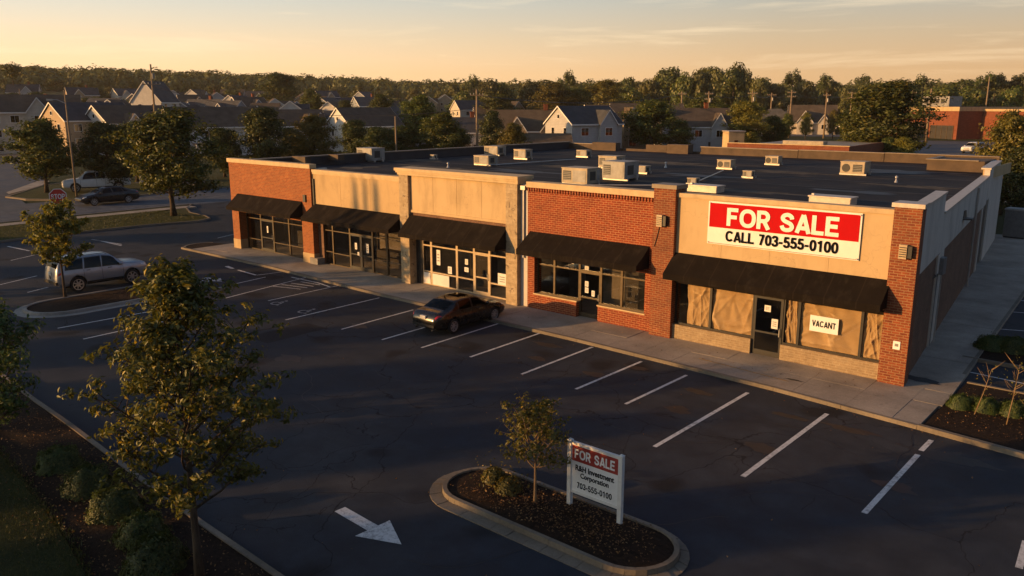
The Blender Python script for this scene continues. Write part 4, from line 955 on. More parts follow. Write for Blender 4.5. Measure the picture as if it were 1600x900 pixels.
hvac(671, 249, 682, 249, 7, 'tiny vent box alone on the roof right of the large left unit', d=.35)
hvac(735, 259, 774, 258, 15, 'boxy beige rooftop unit in front of another near the roof centre')
hvac(752, 243, 787, 243, 14, 'beige rooftop unit close behind another near the roof centre')
hvac(799, 249, 829, 249, 15, 'beige rooftop unit with dark louvres right of the stacked looking pair')
hvac(898, 246, 922, 246, 11, 'small beige rooftop unit near the rear parapet behind the big units')
hvac(870, 290, 932, 288, 26, 'widest beige rooftop unit just behind the red brick parapet', pal='hvac_beige')
hvac(930, 265, 972, 262, 19, 'beige rooftop unit hidden behind the tall square unit', pal='hvac_beige')
hvac(936, 283, 988, 280, 28, 'tall square grey rooftop unit beside the widest unit', d=1.6, pal='hvac_grey')
hvac(987, 272, 1014, 271, 12, 'low beige rooftop unit right of the tall square unit')
hvac(1118, 265, 1146, 264, 14, 'beige rooftop unit with grille left of the small capped vent', kind=1)
hvac(1072, 290, 1091, 289, 11, 'small beige vent box nearest the brick pier')
hvac(1159, 279, 1177, 278, 11, 'small beige vent box in the middle of the right roof')
hvac(1194, 258, 1219, 258, 13, 'beige rooftop unit near the brown rear parapet', kind=1)
hvac(1311, 274, 1354, 273, 19, 'beige rooftop unit with round fan on the right of the roof', kind=1)
for (px, py, h_, r_), lb in zip(((700, 262, .25, .05), (1040, 262, .28, .05), (1400, 285, .25, .05)), ('left of the roof centre', 'left of the grilled unit', 'on the right part of the roof')):
    x_, y_ = at(px, py, RZ); m = MB().mat('galvanised'); m.smooth = True; m.lathe([(r_ * 2.2, 0), (r_ * 1.2, .12), (r_, .14), (r_, h_), (0, h_)], n=10); m.lathe([(r_ * 1.7, h_ + .03), (r_ * 1.6, h_ + .1), (0, h_ + .16)], n=10); solo('vent_pipe', m, 'thin metal vent pipe on the flat roof ' + lb, 'vent pipe', (x_, y_, RZ), 'vent pipes on the roof')
mb = MB().mat('galvanised')
a_, b_, c_ = at(905, 291, RZ), at(1075, 292, RZ), at(1130, 268, RZ)
mb.tube([(*a_, RZ + .08), (*b_, RZ + .08), (*c_, RZ + .08)], .035, 6); bp('conduit', mb)
a_, b_ = at(760, 260, RZ), at(900, 250, RZ); mb = MB().mat('galvanised').tube([(*a_, RZ + .08), (*b_, RZ + .08)], .03, 6); bp('conduit', mb)
for px, py, w, d, lb in ((1098, 300, 1.7, .9, 'pale flat roof hatch right behind the brick pier'), (1297, 319, 1.9, .9, 'pale flat roof hatch behind the banner wall')):
    c = at(px, py, RZ); m = MB().mat('metal_cap_pale').box(-w / 2, w / 2, -d / 2, d / 2, .0, .30, bev=.02); m.box(-w / 2 - .05, w / 2 + .05, -d / 2 - .05, d / 2 + .05, .30, .36, bev=.03)
    m.mat('galvanised').box(-w / 2 - .02, -w / 2 + .1, -.1, .1, .36, .42); solo('roof_hatch', m, lb, 'roof hatch', (c[0], c[1] + .3, RZ), 'roof hatches')
# ================================================================== TREES
def leaves_mesh(name, C, Nrm, size, mat, seed, fold=True, aspect=2.0, jit=.35, nz=.6):
    """leaf faces (folded diamonds) at centres C (n,3), roughly facing Nrm"""
    g = np.random.default_rng(seed); n = len(C)
    nr = Nrm + g.normal(0, nz, (n, 3)); nr /= np.linalg.norm(nr, axis=1)[:, None] + 1e-9
    a = g.normal(0, 1, (n, 3)); a -= nr * np.sum(a * nr, 1)[:, None]; a /= np.linalg.norm(a, axis=1)[:, None] + 1e-9
    b = np.cross(nr, a); s = size * g.uniform(1 - jit, 1 + jit, n)[:, None]
    if fold:
        v = np.stack([C - a * s * .5 * aspect / 2, C + b * s * .28 * 1.0 + a * s * .05 + nr * s * .12, C + a * s * .5 * aspect / 2 - nr * s * .12, C - b * s * .28 + a * s * .05 + nr * s * .12], 1)
        V = v.reshape(-1, 3); i = np.arange(n)[:, None] * 4
        F = np.concatenate([i + [[0, 1, 2]], i + [[0, 2, 3]]], 1).reshape(-1, 3)
        k = 3
    else:
        v = np.stack([C - a * s * .5, C + b * s * .42, C + a * s * .5, C - b * s * .42], 1); V = v.reshape(-1, 3)
        F = np.arange(n * 4).reshape(-1, 4); k = 4
    me = bpy.data.meshes.new(name); nf = len(F)
    me.vertices.add(len(V)); me.vertices.foreach_set('co', V.astype(np.float32).ravel())
    me.loops.add(nf * k); me.loops.foreach_set('vertex_index', F.astype(np.int32).ravel())
    me.polygons.add(nf); me.polygons.foreach_set('loop_start', np.arange(0, nf * k, k, dtype=np.int32)); 
    me.update(calc_edges=True); me.materials.append(MATS[mat]); return me
def skeleton(seed, h, w, clear, nprim, nsec, tr, bias=(0, 0), flat=0.0, fork=False, droop=0.0, prof=None):
    g = random.Random(seed); mb = MB(); mb.smooth = True; pts = []
    tp = []; k = 9; ox, oy = g.uniform(-.3, .3), g.uniform(-.3, .3)
    for i in range(k + 1):
        t = i / k; tp.append(Vector((ox * math.sin(t * 3) * h * .03 + bias[0] * t * t, oy * math.sin(t * 4) * h * .03 + bias[1] * t * t, h * .93 * t)))
    mb.tube(tp, [tr * (1.35 if i == 0 else 1) * (1 - .9 * i / k) + .006 for i in range(k + 1)], 8)
    def tpos(t):
        f = t * k; i = min(int(f), k - 1); return tp[i].lerp(tp[i + 1], f - i)
    c0 = clear / (h * .93)
    for i in range(nprim):
        t = c0 + (0.97 - c0) * ((i + g.random() * .6) / nprim); az = i * 2.399 + g.uniform(-.4, .4); u = (t - c0) / (1 - c0)
        if prof: pr = prof(u)
        else: pr = min(1.0, (u + .22) ** .6 * (1.02 - u) ** .55 * 1.55)
        ln = w / 2 * pr * g.uniform(.72, 1.12); el = R(g.uniform(8, 28) + 42 * u - droop)
        b0 = tpos(t); d = Vector((math.cos(az) * math.cos(el), math.sin(az) * math.cos(el), math.sin(el)))
        br = [b0]; p = b0.copy(); n = 5; dd = d.copy()
        for j in range(n):
            dd = (dd + Vector((g.uniform(-.16, .16), g.uniform(-.16, .16), .09 + g.uniform(-.1, .1)))).normalized(); p = p + dd * (ln / n); br.append(p.copy())
        r0 = tr * .38 * (1 - u * .6)
        mb.tube(br, [r0 * (1 - .85 * j / n) + .004 for j in range(n + 1)], 5, False)
        pts.append((br[-1], .5)); 
        for j in range(nsec):
            f = g.uniform(.25, 1.0) * n; q = min(int(f), n - 1); s0 = br[q].lerp(br[q + 1], f - q)
            a2 = g.uniform(0, 6.28); sl = ln * g.uniform(.22, .46); sd = (dd * .6 + Vector((math.cos(a2), math.sin(a2), g.uniform(-.25, .7)))).normalized()
            e = s0 + sd * sl; m = s0.lerp(e, .5) + Vector((0, 0, sl * .06)); mb.tube([s0, m, e], [r0 * .28 + .003, r0 * .18 + .002, .002], 4, False)
            pts += [(m, .8), (e, 1.0)]
    return mb, pts, tp
def tree_meshes(nm, seed, h, w, clear, nprim, nsec, tr, nleaf, size, leaf, barkm='bark', spread=.16, fold=True, aspect=2.0, **kw):
    mb, pts, tp = skeleton(seed, h, w, clear, nprim, nsec, tr, **kw); mb.mats = [barkm]
    g = np.random.default_rng(seed + 50); P = np.array([p[0][:] for p in pts]); W = np.array([p[1] for p in pts]) * g.uniform(.3, 1.7, len(pts)); W /= W.sum()
    idx = g.choice(len(P), nleaf, p=W); C = P[idx] + g.normal(0, 1, (nleaf, 3)) * np.array([1, 1, .75]) * spread * w / 4
    keep = C[:, 2] > clear * .6; C = C[keep]
    ctr = np.array([0, 0, h * .55]); lo = C - P[idx][keep]; nn = (C - ctr) / (np.linalg.norm(C - ctr, axis=1)[:, None] + .01) * .55 + lo / (np.linalg.norm(lo, axis=1)[:, None] + .01) * .8 + np.array([0, 0, .25])
    return mb.mesh(nm + '_trunk'), leaves_mesh(nm + '_crown', C, nn, size, leaf, seed, fold, aspect, nz=.42)
def tree(meshes, loc, label, rz=0, sc=1.0, group=None, name='tree'):
    t = thing(name, loc, label, 'tree', rz, group); t.scale = sc if isinstance(sc, tuple) else (sc,) * 3
    link('trunk', meshes[0], t); link('crown', meshes[1], t); return t
BIG = tree_meshes('near', 11, 7.0, 5.7, 1.5, 38, 12, .085, 16500, .10, 'leaf_near', spread=.052, aspect=2.5, prof=lambda u: min(1, (u + .5) ** .7) * (1.0 - u ** 1.5) ** .75)
cc = np.mean([v.co[:2] for v in BIG[1].vertices], axis=0); tree(BIG, (-15.35, 7.55, .1), 'leafy young tree in the foreground planting bed, largest in the picture', math.atan2(RT.y, RT.x) - math.atan2(cc[1], cc[0]))
SML = tree_meshes('young', 5, 2.3, 2.7, .85, 24, 7, .036, 2700, .088, 'leaf_young', 'pale_bark', spread=.085, aspect=2.2)
tree(SML, (-11.94, 14.75, .16), 'small golden leaved tree on the kerbed island beside the white for sale sign', 1.0)
ISL = tree_meshes('island', 21, 4.4, 4.1, 1.6, 22, 8, .075, 5600, .17, 'leaf_young', 'bark', spread=.08, aspect=2.2)
tree(ISL, (-45.0, 16.3, .1), 'thin young tree on the kerbed island in front of the silver SUV', .4)
PF = lambda u: min(1, (u + .5) ** .6) * max(0, 1.0 - u ** 1.7) ** .7
MID = [tree_meshes('mid', 31, 10, 9.4, 1.9, 34, 9, .20, 17000, .30, 'leaf_mid', spread=.14, prof=PF), tree_meshes('mid', 37, 10, 8.2, 1.6, 32, 9, .18, 15000, .31, 'leaf_mid', spread=.16, prof=PF),
       tree_meshes('mid', 44, 10, 8.8, 1.0, 32, 9, .2, 15000, .31, 'leaf_dark', spread=.17, prof=PF), tree_meshes('mid', 52, 10, 8.6, 1.2, 30, 9, .18, 14000, .29, 'leaf_gold', spread=.15, prof=PF)]
def mtree(px, ptop, r, wpx, label, kind=0, group=None, rz=None, zoff=None):
    X, Y = place(px, r); z = gz(X, Y) if zoff is None else zoff
    dc = r * math.cos(YAW - math.atan2(-X, Y)); h = CH + (HORY - ptop) / FPX * dc - z; w = wpx / FPX * dc
    base = (6.6, 6.0, 6.5, 6.3)[kind]; s = (w / base, w / base, h / 10)
    tree(MID[kind], (X, Y, z), label, rnd.uniform(0, 6) if rz is None else rz, s, group)
mtree(256, 176, 80, 142, 'full round tree on the grass verge by the street, beside the orange brick shop', 0, rz=1.0, zoff=.1)
mtree(56, 188, 108, 98, 'street tree behind the red stop sign on the grass island', 1, zoff=.1)
mtree(158, 192, 108, 96, 'dark tree directly above the white pickup truck', 2, zoff=.1)
mtree(203, 190, 118, 70, 'dark tree right behind the black car on the street', 2, zoff=.1)
mtree(343, 200, 122, 66, 'tree on the back lawn just left of the shop building', 2)
mtree(410, 170, 120, 88, 'dark round tree behind the left end of the orange brick shop', 2)
mtree(487, 180, 122, 80, 'golden green tree behind the roof left of the big rooftop unit', 3)
mtree(452, 200, 130, 50, 'low tree behind the roof left corner', 2)
mtree(553, 188, 140, 60, 'dark tree left of the short leaning pole behind the roof', 2)
mtree(590, 198, 134, 70, 'bushy tree just left of the bare pole behind the roof', 2)
mtree(632, 196, 138, 78, 'broad dark tree just right of the bare pole behind the roof', 2)
mtree(690, 178, 136, 72, 'bushy tree left of the tall utility pole behind the roof', 1)
mtree(655, 152, 190, 66, 'tall tree in front of houses left of the tall utility pole', 1)
mtree(716, 200, 140, 50, 'dark tree left foot of the tall utility pole', 2)
mtree(768, 174, 150, 44, 'dark tree right of the tall utility pole', 2)
mtree(803, 192, 130, 50, 'golden tree behind the rear parapet corner', 3)
mtree(1020, 160, 165, 96, 'large round tree behind the rear parapet in front of brown houses', 0)
mtree(1066, 190, 170, 46, 'low golden shrub like tree beside the large round tree', 3)
mtree(1170, 160, 185, 70, 'golden tree behind the beige utility shed', 3)
mtree(1128, 164, 200, 60, 'green tree left of the beige utility shed', 1)
mtree(1212, 182, 190, 48, 'green tree right of the beige utility shed', 1)
mtree(1386, 134, 150, 132, 'largest tree behind the right roof, left of the brick building', 0)
mtree(1348, 170, 158, 70, 'tree joined to the left side of the largest rear tree', 1)
mtree(1420, 213, 138, 46, 'small golden tree at the foot of the largest rear tree', 3)
mtree(1395, 214, 140, 34, 'small bush tree behind the rear parapet under the largest tree', 1)
mtree(1585, 176, 88, 96, 'golden tree at the right edge behind the end of the side wall', 3)
mtree(1612, 230, 82, 90, 'dark tree at the right edge beside the service walk', 2)
mtree(1262, 176, 255, 22, 'small conical golden tree in front of brown roofed houses', 3)
mtree(1232, 178, 250, 26, 'small round tree left of the conical golden tree', 1)
mtree(1305, 172, 260, 24, 'small round tree by the far parking lot', 3)
mtree(1325, 172, 262, 22, 'small tree right end of the far parking lot', 1)
mtree(595, 150, 260, 44, 'mid green tree among houses above the big rooftop unit', 1); mtree(540, 158, 250, 40, 'dark tree among the white gabled houses', 2)
mtree(487, 142, 300, 40, 'round tree beside the small white gables', 1); mtree(438, 118, 380, 66, 'tall broad tree above the houses left of centre', 2)
mtree(268, 152, 280, 30, 'small golden bush tree beside the tall leaning pole', 3); mtree(780, 150, 300, 60, 'round tree right of the tall utility pole top', 1)
mtree(865, 132, 330, 80, 'golden tree crown above the brown roofed houses', 3); mtree(945, 128, 330, 76, 'golden tree crown above the white two storey house', 3)
mtree(905, 140, 340, 60, 'green tree between two golden crowns', 1); mtree(1100, 148, 300, 60, 'tree behind the two close utility poles', 1)
# ---- far belt of separate trees
def clump_tree(seed, h, w, ncl, per, size, leaf, trunk=.35, top=False):
    g = np.random.default_rng(seed); C = []; NN = []
    for i in range(ncl):
        a = g.uniform(0, 6.28); t = g.uniform(0, 1); z = h * (trunk + (1 - trunk) * t * .9); rr = w / 2 * (1 - .75 * t ** 2) * math.sqrt(g.uniform(.05, .75))
        if top: z = h * (.72 + .25 * t)
        c = np.array([math.cos(a) * rr, math.sin(a) * rr, z]); cr = w * g.uniform(.13, .24)
        d = g.normal(0, 1, (per, 3)); d /= np.linalg.norm(d, axis=1)[:, None]; d[:, 2] = d[:, 2] * .8 + .1
        C.append(c + d * cr * g.uniform(.55, 1.08, (per, 1))); NN.append(d)
    cm = leaves_mesh('far_tree', np.concatenate(C), np.concatenate(NN), size, leaf, seed, False, nz=.24)
    bm = bmesh.new(); bm.from_mesh(cm)
    for v in [bmesh.ops.create_cone(bm, segments=5, radius1=w * .03, radius2=w * .015, depth=h * .8, cap_ends=False)]:
        bmesh.ops.translate(bm, verts=v['verts'], vec=(0, 0, h * .4))
        fs = {f for q in v['verts'] for f in q.link_faces}
        for f in fs: f.material_index = 1
    bm.to_mesh(cm); bm.free(); cm.materials.append(MATS['bark']); return cm
FAR = [clump_tree(60 + i, 10, 10, 26, 190, .55, l, .15) for i, l in enumerate(('leaf_far', 'leaf_far', 'leaf_mid', 'leaf_dark', 'leaf_far'))]
PINE = [clump_tree(80 + i, 10, 6.5, 12, 110, .4, 'leaf_dark', .6, True) for i in range(2)]
fr = random.Random(12)
def far_tree(px, r, h, w, mesh, label, group, name='tree'):
    X, Y = place(px, r); o = link(name, mesh, None, (X, Y, gz(X, Y) - .2), fr.uniform(0, 6.28)); o.scale = (w / 10, w / 10 * fr.uniform(.85, 1.15), h / 10)
    return tag(o, label, 'tree', group)
GB = 'trees of the wooded belt right of the houses'
for i in range(88):
    px = fr.uniform(700, 1720); r = fr.uniform(330, 520)
    if 1170 < px < 1345 and r < 430: continue
    f = 1.0 + .42 * math.exp(-((px - 1110) / 90) ** 2) + .1 * math.exp(-((px - 1000) / 60) ** 2)
    far_tree(px, r, fr.uniform(13, 18) * f, fr.uniform(12, 19), fr.choice(FAR), 'broad crowned tree in the wooded belt beyond the houses on the right', GB)
GL = 'trees standing among the houses on the left'
for i in range(58):
    px = fr.uniform(-120, 740); r = fr.uniform(300, 640)
    far_tree(px, r, fr.uniform(7, 11) * (.7 if r < 420 else 1), fr.uniform(9, 15), fr.choice(FAR), 'round crowned tree among the distant houses on the left', GL)
for px, r, ptop, lb in ((25, 420, 102, 'tall dark pine standing above the skyline at the far left'), (1236, 430, 112, 'tall pine above the skyline right of the highest wooded hill'), (1290, 450, 118, 'flat topped pine on the skyline above the far parking lot'), (1345, 470, 119, 'flat topped pine behind the largest rear tree'),
                    (1440, 440, 119, 'spreading pine on the skyline left of the brick building roof units'), (1537, 420, 116, 'tall bare trunked pine above the brick building'), (1552, 425, 117, 'tall pine paired with the bare trunked pine'), (1585, 430, 117, 'tall pine at the right end of the skyline'),
                    (740, 430, 119, 'pine on the skyline above the tall utility pole'), (885, 430, 113, 'dark pine on the skyline above golden crowns')):
    X, Y = place(px, r); dc = r * math.cos(YAW - math.atan2(-X, Y)); h = CH + (HORY - ptop) / FPX * dc - gz(X, Y); far_tree(px, r, h, 15, fr.choice(PINE), lb, None, 'pine_tree')
def forest():
    """far wooded ridge: one mass"""
    g = np.random.default_rng(3); V = []; Fc = []; Nn = []
    src = []
    for k in range(3):
        gg = np.random.default_rng(200 + k); d = gg.normal(0, 1, (230, 3)); d /= np.linalg.norm(d, axis=1)[:, None]; d[:, 2] = np.abs(d[:, 2]) * 1.45 - .5
        src.append(d)
    for r in np.arange(520, 1120, 42):
        nn = int(125 * r / 900)
        for px in np.linspace(-260, 1860, nn):
            px = px + g.uniform(-9, 9); rr = r + g.uniform(-13, 13); X, Y = place(px, rr)
            if px < 760 and rr < 640: continue
            s = g.uniform(6.5, 12.5); h = g.uniform(.7, 1.1) * s
            d = src[g.integers(3)]; th = g.uniform(0, 6.28); ca, sa = math.cos(th), math.sin(th)
            q = np.stack([d[:, 0] * ca - d[:, 1] * sa, d[:, 0] * sa + d[:, 1] * ca, d[:, 2]], 1)
            V.append(q * np.array([s, s, h]) * (g.uniform(.93, 1.02, (len(q), 1)) * (1 + .09 * np.sin(q[:, :1] * 7 + th) * np.sin(q[:, 1:2] * 6 + 2 * th))) + np.array([X, Y, gz(X, Y) + 4.6])); Nn.append(q)
    me = leaves_mesh('far_forest', np.concatenate(V), np.concatenate(Nn), 2.2, 'leaf_far', 5, False, nz=.16)
    o = link('far_forest', me); o['kind'] = 'stuff'; o['label'] = 'far wooded ridge along the horizon'; o['category'] = 'forest'
    mb = MB().mat('grass_ground')
forest()
# shrubs ------------------------------------------------------------
def shrub_mesh(seed, rx, h, n, size, leaf='leaf_shrub', spiky=0.0):
    g = np.random.default_rng(seed); d = g.normal(0, 1, (n, 3)); d /= np.linalg.norm(d, axis=1)[:, None]; d[:, 2] = np.abs(d[:, 2])
    lump = 1 + .12 * np.sin(d[:, 0] * 7 + seed) * np.sin(d[:, 1] * 6 + 1) + .08 * np.sin(d[:, 2] * 11)
    rad = g.uniform(.55, 1.03, n) ** .6 * lump + (g.random(n) < .06) * g.uniform(.05, .25, n) * (1 + spiky)
    C = d * rad[:, None] * np.array([rx, rx, h]); return leaves_mesh('shrub', C, d + np.array([0, 0, .3]), size, leaf, seed, True, 2.4)
SH = [shrub_mesh(i, .66, .70, 6500, .062) for i in range(3)]
def shrub(loc, mesh, sc, label, group=None):
    o = link('shrub', mesh, None, loc, rnd.uniform(0, 6)); o.scale = sc if isinstance(sc, tuple) else (sc,) * 3; return tag(o, label, 'shrub', group)
GS = 'rounded shrubs in the foreground bed'
for (x, y, s), lb in zip(((-23.3, 7.75, .90), (-21.35, 7.72, .92), (-19.5, 7.6, .95), (-17.85, 7.5, .86), (-16.4, 7.1, .98)), ('first rounded shrub of the row, beside the dark bush at the left edge', 'second rounded shrub in the foreground row from the left', 'third rounded shrub in the foreground row, in the middle', 'fourth rounded shrub in the foreground row, half under the big tree', 'last rounded shrub of the row, at the trunk of the big tree')):
    shrub((x, y, .12), rnd.choice(SH), s, lb, GS)
EB = tree_meshes('edge_bush', 91, 3.6, 3.4, .25, 26, 7, .06, 6500, .13, 'leaf_shrub', spread=.17, aspect=2.2)
tree(EB, (-27.6, 7.6, .1), 'dark bushy tree cut by the left edge beside the foreground bed', .5)
SP = [shrub_mesh(20 + i, .34, .46, 900, .075, 'leaf_near', 5) for i in range(2)]
shrub((-13.55, 15.0, .18), SP[0], (1.0, 1.0, .8), 'spiky low plant at the left tip of the sign island', 'low plants on the sign island'); shrub((-12.85, 14.8, .2), SP[1], (1.05, 1.05, .75), 'spiky low plant between the left tip and the small tree of the sign island', 'low plants on the sign island')
GR = 'clipped round bushes by the side walk'
for (px, py, s), lb in zip(((1500, 640, .62), (1540, 646, .66), (1582, 652, .68), (1612, 655, .62)), ('clipped round bush nearest the side walk corner', 'clipped round bush behind the leaning sapling', 'clipped round bush behind the branched sapling', 'clipped round bush cut by the right edge')):
    x, y = at(px, py); shrub((x, y, .1), SH[0], s, lb, GR)
for (px, py, s), lb in zip(((1548, 548, .95), (1582, 552, 1.0), (1612, 556, 1.0)), ('dark bush at the left end of the side lot island', 'dark bush in the middle of the side lot island', 'dark bush at the right edge on the side lot island')):
    x, y = at(px, py); shrub((x, y, .1), SH[1], (s, s, s * .85), lb, 'dark bushes on the side lot island')
def sapling(loc, h, lean, seed, label, twigs):
    g = random.Random(seed); t = thing('sapling', loc, label, 'sapling', 0, 'bare saplings in the right bed'); mb = MB().mat('pale_bark'); mb.smooth = True
    top = Vector((lean[0], lean[1], h)); mb.tube([(0, 0, 0), top * .5 + Vector((.02, 0, 0)), top], [.020, .016, .008], 6)
    for i in range(twigs):
        f = g.uniform(.45, 1); b = top * f; a = g.uniform(0, 6.28); l = g.uniform(.2, .5); m = b + Vector((math.cos(a), math.sin(a), .9)) * l * .5; e = m + Vector((math.cos(a + .3), math.sin(a + .3), 1.2)) * l * .5
        mb.tube([b, m, e], [.009, .007, .003], 5)
    part('trunk', mb, t)
    n = twigs * 5; gg = np.random.default_rng(seed); C = np.array(top)[None] * gg.uniform(.5, 1.12, (n, 1)) + gg.normal(0, .16, (n, 3)); link('foliage', leaves_mesh('foliage', C, gg.normal(0, 1, (n, 3)), .07, 'leaf_young', seed), t)
x, y = at(1522, 652); sapling((x, y, .1), 1.55, (.28, .25, 0), 2, 'bare leaning sapling without branches low down in the right bed', 6)
x, y = at(1572, 668); sapling((x, y, .1), 2.0, (.12, .12, 0), 3, 'bare branched upright sapling in the right bed', 12)
x, y = at(1606, 672); sapling((x, y, .1), 1.0, (-.1, .1, 0), 4, 'short sapling cut by the right edge of the right bed', 5)
# ground litter and grass as stuff
def scatter(name, pts, size, mat, label, seed=0, up=True):
    g = np.random.default_rng(seed); C = np.array(pts); nn = np.tile([[0, 0, 1.2]], (len(C), 1)); me = leaves_mesh(name, C, nn, size, mat, seed, True, 2.0); o = link(name, me); o['kind'] = 'stuff'; o['label'] = label; return o
g = random.Random(4); P = []
for i in range(1500):
    a = g.uniform(0, 6.28); r = math.sqrt(g.random()) * .96; P.append((g.uniform(-13.6, -9.05) + math.cos(a) * r * .95, 14.68 + math.sin(a) * r, .20 + g.random() * .03))
for i in range(2600): 
    x = g.uniform(-30, -8); P.append((x, float(np.interp(x, [k[0] for k in KL], [k[1] for k in KL])) - g.uniform(.25, 3.2), .17 + g.random() * .05))
for i in range(900): x = g.uniform(-5.8, 2.5); P.append((x, g.uniform(27.2, 31.5), .13 + g.random() * .03))
for i in range(160): P.append((g.uniform(-30, 0), g.uniform(9, 27), .015))
for i in range(160): x = g.uniform(-52, 0); P.append((x, kyl(min(x, -6)) - abs(g.gauss(0, .25)) - .05, .015))
for i in range(120): x = g.uniform(-50, -7); P.append((x, g.uniform(28.2, 29.9), .14))
scatter('leaf_litter', P, .06, 'dry_leaf', 'scattered dry leaves and bark chips', 3)
def grass(name, fn, n, h, seed, label):
    g = np.random.default_rng(seed); V = []; F = []
    P = [fn(g) for _ in range(n)]; P = np.array(P); a = g.uniform(0, 6.28, n); w = .012 + h * .04; hh = h * g.uniform(.5, 1.3, n); lean = g.normal(0, .35, (n, 2)) * hh[:, None]
    d = np.stack([np.cos(a), np.sin(a), np.zeros(n)], 1) * w
    v = np.stack([P - d, P + d, P + np.column_stack([lean, hh])], 1).reshape(-1, 3)
    me = bpy.data.meshes.new(name); me.from_pydata(v.tolist(), [], np.arange(3 * n).reshape(-1, 3).tolist()); me.materials.append(MATS['grass_blade']); o = link(name, me); o['kind'] = 'stuff'; o['label'] = label
LX = [-40, -30, -25.4, -21.65, -18.8, -17, -14, 2]; LY = [7.6, 7.3, 6.92, 6.55, 6.2, 5.9, 5.0, 3.8]
def lawn_pt(g):
    x = g.uniform(-28, -13); y = np.interp(x, LX, LY) + g.normal(0, .12) - g.random() ** 1.5 * 3.0; return (x, y, .16)
grass('grass_blades', lawn_pt, 42000, .075, 1, 'foreground grass at the lower left corner')
def verge_pt(g): return (g.uniform(-76, -67.8), g.uniform(8, 37), .11)
grass('grass_blades', verge_pt, 26000, .09, 2, 'mown grass on the verge by the street')
# ================================================================== STREET FURNITURE
fs = thing('for_sale_sign', (-10.49, 15.27, .12), 'white post mounted FOR SALE sign with red header on the kerbed island', 'sign')
m = MB().mat('white_wood')
W2 = .75
for s in (-1, 1):
    p = MB().mat('white_wood').box(s * W2 - .055, s * W2 + .055, -.055, .055, -.1, 2.02); p.prism([(s * W2 - .065, -.065), (s * W2 + .065, -.065), (s * W2 + .065, .065), (s * W2 - .065, .065)], 2.02, 2.06, top=[(s * W2 - .02, -.02), (s * W2 + .02, -.02), (s * W2 + .02, .02), (s * W2 - .02, .02)]); part('post', p, fs)
m = MB().mat('white_wood'); m.box(-W2 + .055, W2 - .055, -.035, .035, 1.92, 2.0); m.box(-W2 + .055, W2 - .055, -.035, .035, .46, .53); part('frame_rail', m, fs)
m = MB().mat('sign_white').box(-W2 + .056, W2 - .056, -.018, .018, .53, 1.92); part('sign_panel', m, fs)
m = MB().mat('sign_red').box(-W2 + .075, W2 - .075, -.024, -.0185, 1.44, 1.90); part('red_header', m, fs)
block_text('FOR SALE', 'sign_white', fs, (0, -.022, 1.53), 1.2, .28, .2); fs.scale = (1, 1, .885)
txt('R&H Investment', 1, 'ink_black', fs, (0, -.022, 1.17), width=1.14, bold=.026, ext=.003, height=.17); txt('Corporation', 1, 'ink_black', fs, (0, -.022, .93), width=.84, bold=.026, ext=.003, height=.2); block_text('703-555-0100', 'ink_black', fs, (0, -.016, .65), 1.04, .18, .19)
X, Y = -66.9, 20.1; X, Y = place(73, 69.5)
st = thing('stop_sign', (X, Y, .1), 'red octagonal STOP sign on a thin post at the lot exit', 'stop sign'); yaw = math.atan2(-X, Y) 
st.rotation_euler.z = yaw - R(2)
m = MB().mat('galvanised').box(-.03, .03, -.02, .02, 0, 3.6); part('post', m, st)
def octo(r): return [(r * math.cos(R(22.5 + 45 * i)), r * math.sin(R(22.5 + 45 * i))) for i in range(8)]
m = MB().mat('stop_white'); O = octo(.62); zc = 3.22
def plate(m, P, y0, y1):
    b = len(m.v); n = len(P); m.v += [(p[0], y0, zc + p[1]) for p in P] + [(p[0], y1, zc + p[1]) for p in P]; m.face(range(b, b + n)); m.face(range(b + 2 * n - 1, b + n - 1, -1))
    for i in range(n): j = (i + 1) % n; m.face((b + j, b + i, b + n + i, b + n + j))
plate(m, O, -.05, -.025); part('sign_plate', m, st); m = MB().mat('stop_red'); plate(m, octo(.565), -.058, -.0505); part('red_face', m, st)
block_text('STOP', 'stop_white', st, (0, -.056, zc - .19), .94, .38, .18)
# utility poles -----------------------------------------------------
def pole(px, ptop, r, label, arms=(.6,), wid=.17, armw=1.1, lean=0, base=None, pot=False, yaw=0.0, lamp=False):
    X, Y = place(px, r); z = gz(X, Y) if base is None else base; dc = r * math.cos(YAW - math.atan2(-X, Y)); h = CH + (HORY - ptop) / FPX * dc - z
    t = thing('utility_pole', (X, Y, z), label, 'utility pole', math.atan2(-X, Y) + yaw, 'wooden utility poles'); m = MB().mat('pole_wood'); m.smooth = True; wid = wid * (1.35 if r > 190 else 1); m.tube([(0, 0, -.3), (lean * .5, 0, h * .5), (lean, 0, h)], [wid * 1.15, wid, wid * .75], 8); part('shaft', m, t)
    for a in arms:
        m = MB().mat('pole_wood').box(-armw, armw, -.16, -.04, h - a - .08, h - a + .08); m.mat('galvanised')
        for x in (-armw * .9, -armw * .45, armw * .45, armw * .9): m.cyl((x + lean, -.1, h - a + .08), (x + lean, -.1, h - a + .32), .06, 6)
        part('cross_arm', m, t)
    if pot: m = MB().mat('grey_metal').cyl((.38, -.05, h - 2.6), (.38, -.05, h - 1.6), .28, 10); m.box(.05, .2, -.1, 0, h - 2.3, h - 2.1); part('transformer', m, t)
    if lamp: m = MB().mat('galvanised').tube([(0, -.1, h - 1.4), (-.8, -.3, h - 1.0), (-1.3, -.4, h - 1.0)], .05, 6); m.box(-1.8, -1.2, -.52, -.3, h - 1.1, h - .92); part('street_lamp', m, t)
    return (X, Y, z + h - arms[0] if arms else z + h)
p1 = pole(240, 104, 170, 'tall wooden pole with cross arm in front of the white gabled houses', (3.6,), .2, 1.5, .1, 0, pot=True)
p2 = pole(103, 142, 102, 'lamp post on the grass island beside the white pickup', (), .10, base=.1, lamp=True)
